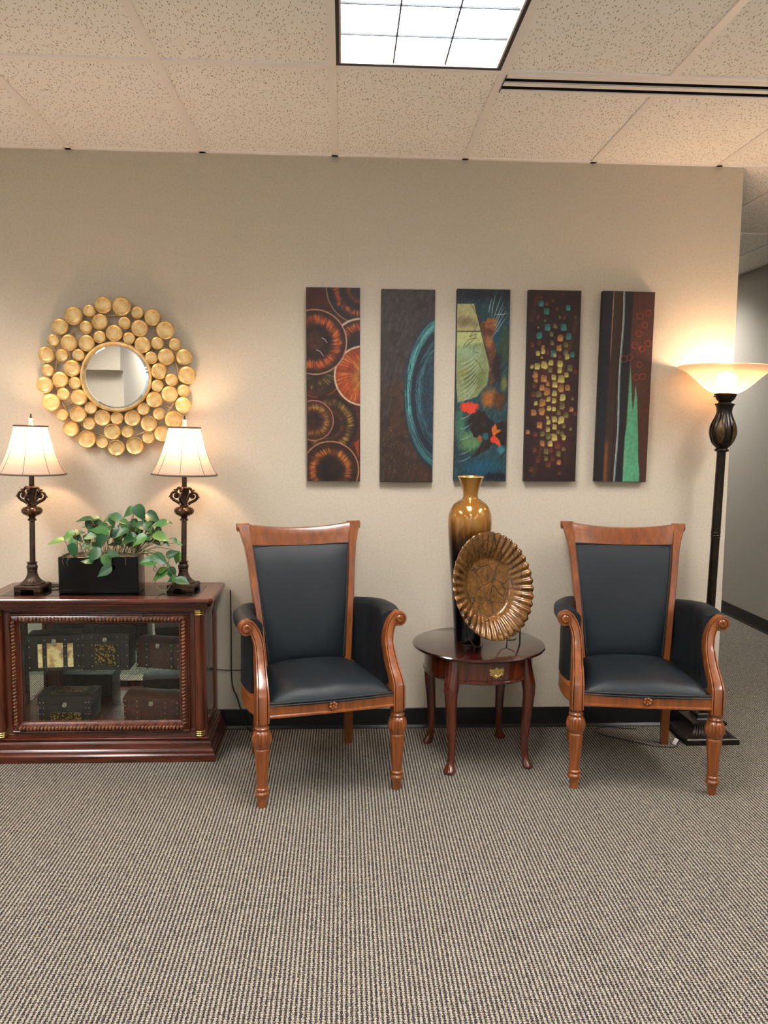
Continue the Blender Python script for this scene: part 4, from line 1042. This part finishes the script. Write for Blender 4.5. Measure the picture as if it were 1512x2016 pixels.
def art1():
    f = lambda x, y: ((x-58-(y-72)*.022)/525, (y-72)/525)
    cv = Canvas((78, 34, 20)); cv.put(vnoise(6, 4, 3)*.6, (48, 20, 14)); cv.put(sm(.5, .9, vnoise(3, 9, 8))*.5, (110, 44, 22))
    cv.put(sm(.6, .9, uu)*sm(.7, .9, vv)*(1-sm(1.2, 1.4, vv)), (30, 26, 30))
    def disc(cx, cy, r, bands, line=None, lw=.012, fill=None):
        cx, cy = f(cx, cy); r /= 525
        d = np.hypot(uu-cx, vv-cy); a = np.arctan2(vv-cy, uu-cx); ins = 1-sm(r-.006, r+.006, d)
        if fill: cv.put(ins, fill)
        an = vnoise(92/PI, 3, int(cx*99+cy*7) % 50+5, a+4+d*.5, d, 3); mott = vnoise(6, 6, int(cx*50+cy*9) % 60+3); rn = (vnoise(9, 5, 4, a+4, d)-.5)*.10
        for b0, b1, c, al in bands:
            m_ = sm(b0*r-.05, b0*r+.05, d+rn)*(1-sm(b1*r-.05, b1*r+.05, d+rn)); mid = 1-np.clip(abs(d-(b0+b1)/2*r)/max(.02, (b1-b0)/2*r), 0, 1)*.55; cv.put(ins*m_*al*mid*(.30+.70*sm(.25, .65, an))*(.45+.75*sm(.25, .6, mott)), c)
        st_ = sm(.56, .72, an); m_ = sm(bands[0][0]*r, bands[0][0]*r+.05, d)*(1-sm(bands[0][1]*r-.05, bands[0][1]*r+.03, d)); cv.put(ins*m_*st_*.75*sm(.35, .6, mott), (186, 146, 70))
        if line: cv.put((1-sm(lw*.6, lw*1.3, abs(d-r)))*.9, line)
    disc(600, 70, 345, [(.62, .85, (178, 78, 34), .9), (.85, .97, (34, 28, 40), .9), (.30, .45, (150, 60, 44), .8), (.46, .6, (26, 20, 22), 1), (0, .28, (40, 60, 80), .6)], (146, 120, 96), fill=(44, 28, 26))
    disc(600, 640, 272, [(.55, .88, (190, 76, 28), 1), (0, .5, (34, 26, 28), .9)], (214, 190, 164), .020, (52, 30, 26))
    disc(180, 880, 250, [(.3, .75, (88, 84, 34), .7), (.75, .98, (84, 38, 22), .9)], (150, 76, 34), .008, (46, 26, 18))
    disc(640, 920, 288, [(.35, .99, (190, 82, 32), 1), (.1, .5, (206, 150, 70), .7)], (218, 192, 160), .018, (126, 52, 22))
    disc(150, 595, 312, [(.55, .86, (196, 80, 30), 1), (.30, .52, (28, 18, 14), 1), (0, .3, (84, 50, 34), .7), (.87, .97, (60, 32, 20), .9)], (182, 140, 116), .014, (56, 30, 20))
    disc(300, 1400, 290, [(.62, .88, (150, 112, 44), .9), (.40, .55, (104, 54, 26), .8), (.88, 1, (36, 24, 20), 1)], None, fill=(44, 26, 20))
    disc(150, 1360, 196, [(.5, .82, (160, 112, 48), .9), (0, .45, (34, 20, 14), 1), (.83, .96, (96, 46, 26), .8)], (176, 120, 96), .012, (64, 34, 20))
    cv.poly([f(560, 1580), f(610, 1540), f(610, 1740)], (150, 60, 28), jit=.03)
    disc(325, 1850, 284, [(.5, .78, (184, 92, 34), 1), (0, .42, (26, 16, 12), 1), (.8, .98, (58, 36, 22), .9)], (190, 132, 96), .013, (46, 28, 18))
    cv.line([(.28, .92), (.33, .94), (.38, 1.0)], .008, (190, 180, 190)); cv.line([(.18, 1.14), (.25, 1.17), (.31, 1.25)], .008, (190, 180, 190))
    return cv.a
def art2():
    cv = Canvas((58, 50, 48)); cv.put(sm(.8, 3.2, vv)*.8, (62, 42, 28)); cv.put(sm(.55, .8, vnoise(3, 2, 4))*sm(.8, 1.4, vv)*.6, (86, 50, 30))
    cv.put(sm(.5, .75, vnoise(30, 6, 5, uu+vv*.25, vv-uu*.4))*.35, (88, 82, 80)); cv.put(sm(.55, .8, vnoise(10, 10, 15))*.5, (36, 30, 30))
    cx, cy = 1.25, 1.93; d = np.hypot((uu-cx)/.82, (vv-cy)/1.50); a = np.arctan2((vv-cy)/1.5, uu-cx); n_ = vnoise(60, 3, 6, d, a+4, 3); n2 = vnoise(130, 5, 7, d, a+4, 2)
    ins = 1-sm(.98, 1.03, d+(n_-.5)*.05); cv.put(ins, (30, 42, 56)); up = 1-sm(1.9, 3.0, vv)*.45
    cv.put(ins*sm(.80, .86, d)*(1-sm(.93, 1.0, d))*sm(.3, .6, n_)*up, (74, 150, 146)); cv.put(ins*sm(.84, .88, d)*(1-sm(.92, .95, d))*sm(.4, .7, n2)*up*sm(.5, .8, vv), (110, 190, 178))
    cv.put(ins*sm(.55, .62, d)*(1-sm(.68, .76, d))*sm(.35, .65, n2)*.85*up, (70, 140, 142)); cv.put(ins*(1-sm(.5, .7, d))*.4, (50, 74, 84)); cv.put(ins*sm(.5, .75, n2)*.4, (60, 100, 120))
    cv.put(ins*sm(.72, .76, d)*(1-sm(.79, .83, d))*.75, (34, 34, 50))
    r = random.Random(4)
    for k in range(34):
        x, y = r.uniform(.05, .6), r.uniform(2.5, 3.4); a_ = r.uniform(-1, 1)+1.2; L = r.uniform(.03, .09)
        cv.line([(x, y), (x+L*.4*math.cos(a_)+.01, y+L*.5*math.sin(a_)), (x+L*math.cos(a_), y+L*math.sin(a_))], .005, (112, 86, 56), .8)
    for k in range(26):
        x, y = r.uniform(.2, .75), r.uniform(.2, .8); cv.line([(x, y), (x+r.uniform(-.05, .05), y+r.uniform(.01, .05))], .006, (26, 24, 26), .7)
    return cv.a
def art3():
    f = lambda x, y: ((x-132)/512, (y-92)/520)
    cv = Canvas((28, 40, 48)); cv.put(vnoise(5, 4, 3), (40, 84, 92)); cv.put(sm(0, .3, .35-vv), (22, 20, 34)); cv.put(sm(.55, .9, vnoise(4, 3, 9))*.7, (30, 60, 50))
    E_ = lambda x, y, rx, ry, c, **k: cv.ell(*f(x, y), rx/512, ry/520, c, **k)
    E_(540, 500, 90, 160, (22, 66, 92), soft=.6, seed=4); E_(600, 620, 80, 180, (52, 74, 50), soft=.6, seed=5)
    cv.poly([f(*p) for p in ((350, 400), (520, 360), (540, 420), (500, 560), (520, 720), (500, 1000), (470, 1040), (450, 800))], (96, 58, 30), jit=.12)
    E_(450, 420, 70, 60, (150, 86, 40), seed=6); E_(450, 600, 50, 80, (160, 100, 56), soft=.7, seed=7); E_(530, 860, 60, 160, (40, 26, 26), soft=.6, seed=8)
    cv.poly([f(*p) for p in ((132, 235), (300, 230), (345, 400), (385, 560), (440, 760), (460, 860), (440, 1000), (340, 1130), (150, 1190), (132, 900))], (140, 152, 104), jit=.02)
    cv.poly([f(*p) for p in ((132, 235), (300, 230), (365, 490), (132, 495))], (176, 172, 118)); E_(200, 410, 150, 60, (118, 96, 70), soft=.9, al=.8, seed=9)
    cv.poly([f(*p) for p in ((132, 505), (370, 498), (400, 600), (132, 640))], (186, 194, 128), soft=.05); E_(240, 700, 150, 90, (150, 178, 140), soft=.9, al=.8, seed=10); E_(300, 950, 150, 130, (92, 100, 44), soft=.9, al=.8, seed=11); E_(200, 900, 60, 60, (150, 130, 60), soft=.9, al=.6, seed=19)
    cv.line([f(132, 497), f(368, 494)], .012, (70, 34, 22)); cv.line([f(300, 232), f(345, 400), f(390, 570), f(448, 760)], .010, (30, 24, 20))
    E_(460, 1140, 100, 110, (168, 96, 36), soft=.7, seed=12); E_(560, 1170, 70, 110, (92, 52, 24), soft=.7, seed=13); E_(605, 1000, 40, 90, (116, 116, 60), soft=.6, seed=14)
    E_(180, 1420, 70, 200, (60, 104, 84), soft=.6, seed=15); E_(280, 1580, 130, 120, (90, 128, 84), soft=.6, seed=16)
    cv.poly([f(*p) for p in ((360, 1260), (420, 1280), (520, 1390), (644, 1360), (644, 1600), (520, 1590), (470, 1640), (300, 1730), (420, 1560), (320, 1520), (262, 1400), (290, 1300))], (36, 24, 20), jit=.06)
    E_(275, 1240, 88, 58, (226, 66, 36), soft=.25, jit=.8, seed=17); cv.poly([f(*p) for p in ((490, 1430), (520, 1390), (545, 1440), (585, 1445), (530, 1500), (500, 1495))], (216, 110, 34), jit=.06); cv.poly([f(*p) for p in ((480, 1540), (520, 1495), (560, 1530), (585, 1580), (610, 1640), (560, 1600), (490, 1580))], (226, 66, 34), jit=.05)
    E_(435, 1520, 38, 42, (40, 92, 110), seed=18); E_(380, 1540, 26, 36, (150, 96, 40), seed=20)
    E_(400, 1830, 240, 100, (22, 78, 104), soft=.8, seed=21); E_(590, 1650, 50, 50, (60, 120, 140), soft=.6, seed=22); E_(560, 1920, 140, 50, (18, 18, 30), soft=.6, seed=23)
    for (xa, ya), (xb, yb_) in (((472, 560), (612, 350)), ((480, 520), (610, 290)), ((488, 480), (588, 252)), ((490, 430), (585, 205)), ((480, 400), (560, 150)), ((470, 350), (500, 145)), ((500, 330), (620, 320)), ((440, 330), (470, 170))):
        cv.line([f(xa, ya), f((xa*.45+xb*.55)-8, (ya+yb_)/2+6), f(xb, yb_)], .0095, (176, 200, 206), .85, True)
    for i in range(9):
        cv.line([f(150+i*3, 830+i*46), f(270, 770+i*44), f(390-i*6, 660+i*44)], .0095, (190, 212, 200), .8, True)
    for y0_ in (1350, 1450, 1556, 1700, 1770): cv.line([f(175, y0_), f(230, y0_-14), f(300, y0_-60)], .006, (180, 205, 205), .85, True)
    for P in ([(262, 232), (300, 290), (325, 335)], [(330, 420), (310, 480), (260, 545), (320, 520), (300, 570), (200, 660), (240, 580), (330, 560)], [(330, 610), (305, 650), (300, 690), (350, 700)], [(310, 760), (350, 800), (400, 890), (425, 900)], [(350, 400), (400, 430), (500, 405)]): cv.line([f(*p) for p in P], .006, (50, 40, 28), .8)
    cv.put(sm(.55, .8, vnoise(60, 8, 31, uu+vv*.5, vv-uu*.5))*.22, (150, 170, 150))
    return cv.a
def art4():
    f = lambda x, y: ((x-825+(y-100)*.0188)/515, (y-100)/520)
    cv = Canvas((42, 24, 24)); cv.put(vnoise(5, 4, 3)*.6, (60, 28, 26)); cv.put((1-sm(.1, .5, abs(uu-.55)))*sm(.7, 1.5, vv)*(1-sm(2.9, 3.5, vv))*.6, (90, 36, 30)); cv.put(sm(.5, .8, vnoise(12, 8, 7))*.5, (28, 18, 20))
    for k in range(70):
        x_, y_ = .06+.88*((k*.618) % 1), .1+3.4*((k*.3819+.13) % 1); dd_ = np.maximum(abs(uu-x_)/.045, abs(vv-y_)/.05)+(vnoise(20, 20, k % 30)-.5)*.5; cv.put((1-sm(.7, 1.1, dd_))*.4, ((112, 50, 34), (84, 70, 44), (60, 36, 34))[k % 3])
    T, Y, O, R_, G = (66, 142, 136), (216, 200, 108), (196, 138, 76), (132, 66, 42), (146, 142, 76)
    L = [(945,165,R_,.5),(942,225,T,1),(1000,225,R_,.8),(1060,195,R_,.6),(1100,270,R_,.6),(998,300,T,1.1),(1212,262,T,1),(1130,355,G,.5),(915,355,R_,.7),(1175,355,R_,.6),(985,390,G,.5),(918,455,G,.4),(1008,455,T,1.15),(1083,443,G,.8),(1170,452,T,1.2),(928,535,T,1.1),(1052,520,G,.8),(1138,555,O,1.1),(1220,540,T,1.2),(930,605,R_,.8),(1055,605,G,.8),(858,625,R_,.8),(1195,622,G,1),(965,650,O,.8),(967,690,Y,.9),(1125,652,O,1.1),(917,708,Y,.8),(1070,710,T,1.1),(1085,722,Y,.6),(1012,700,R_,.8),(1195,695,G,1),(1208,735,Y,.9),(1258,715,T,1),(955,748,O,.5),(1133,735,R_,.7),(1047,797,Y,1),(1138,808,Y,1.1),(858,838,Y,.7),(910,835,Y,1.1),(980,820,Y,1.3),(1235,850,G,1.1),(1038,868,G,.9),(1135,872,Y,1),(893,915,O,1.1),(1203,915,Y,.9),(898,968,O,.8),(977,952,O,1.3),(1078,942,Y,1),(1150,957,Y,1.3),(1018,1005,O,.8),(1087,1012,Y,1.1),(885,1025,R_,.9),(960,1040,O,1),(1150,1045,O,1.2),(1217,1040,O,1),(875,1110,R_,1),(930,1108,G,1.1),(1008,1080,O,1.3),(1085,1095,Y,1),(1168,1135,Y,1.2),(1028,1155,Y,.9),(900,1195,Y,.8),(970,1190,O,1.3),(1082,1170,Y,.9),(1268,1145,G,.6),(1165,1220,G,1.2),(1033,1243,Y,.9),(1083,1250,Y,.8),(880,1288,O,1.1),(960,1275,O,1.3),(1258,1250,O,.9),(1130,1285,G,.9),(1203,1310,G,1),(1018,1335,Y,.6),(1028,1380,Y,.9),(1088,1352,Y,1.1),(1155,1358,Y,1.3),(940,1410,O,1.2),(1090,1425,Y,.9),(1185,1415,G,.8),(1027,1455,Y,.8),(1250,1445,G,.6),(822,1480,O,.8),(895,1500,R_,.9),(970,1495,G,.9),(1125,1475,G,.8),(1168,1495,G,.8),(1030,1520,G,1),(1090,1530,Y,1.2),(1185,1532,Y,.8),(970,1592,O,1),(1048,1595,Y,1),(1123,1610,R_,1.2),(893,1655,R_,.9),(1185,1645,G,.8),(1010,1672,G,1),(1060,1660,R_,.9),(1132,1695,G,1),(925,1765,R_,.8),(1008,1740,G,.8),(1072,1745,R_,.8),(1137,1778,O,.9),(1160,130,R_,.4),(1140,1885,R_,.7),(860,1850,R_,.9),(1030,1800,R_,1.2),(1290,880,R_,.8),(1290,1290,R_,.8),(1285,350,R_,.6)]
    for i, (x, y, c, s) in enumerate(L):
        cx, cy = f(x, y); w_ = .050*s; h_ = .060*s; nz = (vnoise(20, 20, i % 40)-.5)*.02
        d = (((abs(uu-cx)/w_)**4+(abs(vv-cy)/h_)**4)**.25)+nz*26; m_ = 1-sm(.75, 1.05, d); dull = .72 if c in (R_, G) else .97
        cv.put(m_*dull, tuple(q*.72 for q in c)); cv.put(m_*dull*sm(-.2, .8, (vv-cy)/h_*.6+(uu-cx)/w_*.2+.2), c)
    return cv.a
def art5():
    f = lambda x, y: ((x-215+(y-100)*.045)/515, (y-110)/520)
    cv = Canvas((78, 44, 34)); x = uu; v = vv
    cv.put(vnoise(3, 3, 4)*.4, (96, 52, 38)); cv.put(sm(1.2, 2.0, v)*.4, (64, 36, 26))
    xr = .585-.012*v; cv.put(1-sm(xr-.008, xr+.008, x), (30, 26, 32))
    xl = .40-.012*v; cv.put((1-sm(xl-.06, xl-.05, x+0*v)), (58, 42, 32))
    cv.put((1-sm(.19-.01*v-.006, .19-.01*v+.006, x)), (30, 28, 36)); cv.put((1-sm(.004, .010, abs(x-(.205-.010*v)))) * (1-sm(1.0, 1.4, v)), (170, 140, 110)); cv.put((1-sm(0, .02, x)), (24, 12, 10))
    cv.put((1-sm(.01, .06, abs(x-.19)))*sm(2.7, 2.95, v), (120, 70, 34)); cv.put(1-sm(.010, .016, abs(x-(.362-.004*v))), (70, 34, 24))
    xc = .405-.030*np.minimum(v, 4)/3.6*.6+.012*np.sin(v*3); cv.put(1-sm(.013, .022, abs(x-xc)), (118, 146, 146)); cv.put((1-sm(.003, .008, abs(x-xc+.012)))*.8, (200, 206, 190))
    q = lambda *P: [((a-215+(b_-100)*.045)/515, (b_-110)/520) for a, b_ in P]
    cv.poly(q((488, 805), (497, 1000), (500, 1130), (512, 1270), (528, 1150), (540, 1012), (556, 1150), (566, 1500), (568, 1750), (582, 1900), (576, 1990), (408, 1990), (420, 1750), (430, 1550), (448, 1420), (462, 1200)), (88, 164, 124))
    ins = (x > .45) & (x < .8); cv.put(ins*sm(2.9, 3.05, v)*sm(.5, .8, vnoise(14, 2, 5))*(1-sm(.70, .74, x))*sm(.52, .56, x)*.6, (140, 180, 130))
    for a, b_, r_ in ((583, 342, 31), (663, 310, 27), (629, 427, 29), (570, 513, 29), (662, 607, 30), (530, 628, 29), (600, 662, 28), (480, 747, 29), (422, 762, 31), (575, 815, 26), (607, 930, 29), (545, 940, 31)):
        cx, cy = f(a, b_); d = np.hypot(uu-cx, vv-cy); rr = r_/515; cv.put((1-sm(.003, .010, abs(d-rr)))*.85, (168, 62, 46))
    cv.put((1-sm(.0, .04, np.hypot(x-f(582, 655)[0], v-f(582, 655)[1])))*.8, (200, 60, 50))
    return cv.a
CANV = mat('canvas_edge', lin((26, 20, 20)), .6)
PMAT = mat('oil_paint', (.2, .2, .2), .45, spec=.35); n = N(PMAT); n.color(n.n('ShaderNodeVertexColor', layer_name='Col').outputs['Color']); n.bump(n.noise(n.coord(), 180, 3), .15, .002)
def painting(label, cx, z0, tilt, art):
    t = thing('canvas_painting', label, 'painting', (cx, -.0005, z0), 0, 'set of five tall narrow canvases')
    t.rotation_euler = (0, tilt, 0)
    obj('stretched_canvas', MB().box(-PW/2, PW/2, -PD, 0, 0, PH, .0015), CANV, t, 30)
    X = (uu-.5)*(PW-.003); Z = PH-.0015-vv/3.594*(PH-.003)
    V = np.stack([X, np.full_like(X, -PD-.0004), Z], -1).reshape(-1, 3)
    i = np.arange(GX)[None, :]+(np.arange(GZ)*(GX+1))[:, None]; i = i.reshape(-1)
    F = np.stack([i, i+GX+1, i+GX+2, i+1], -1)
    me = bpy.data.meshes.new('painted_face'); me.from_pydata(V.tolist(), [], F.tolist()); me.materials.append(PMAT)
    a = np.clip(art()*.86*(.80+.40*(.5*vnoise(60, 14, 77, uu+vv*.3, vv)+.5*vnoise(24, 24, 78)))[..., None]/255., 0, 1).reshape(-1, 3); a = np.where(a <= .04045, a/12.92, ((a+.055)/1.055)**2.4)
    ca = me.color_attributes.new('Col', 'FLOAT_COLOR', 'POINT'); ca.data.foreach_set('color', np.concatenate([a, np.ones((len(a), 1))], 1).astype(np.float32).ravel())
    o = bpy.data.objects.new('painted_face', me); C.objects.link(o); o.parent = t
painting('tall canvas of overlapping orange and brown discs, leftmost of the row', .0005, 1.236, math.radians(-.4), art1)
painting('tall dark brown canvas with a teal brushed crescent', .349, 1.234, 0, art2)
painting('tall abstract canvas with pale green wedge and red patches on teal', .707, 1.241, 0, art3)
painting('tall dark canvas of small yellow and teal brushed squares', 1.049, 1.242, 0, art4)
painting('tall striped brown canvas with green spikes and red rings', 1.399, 1.243, math.radians(.5), art5)
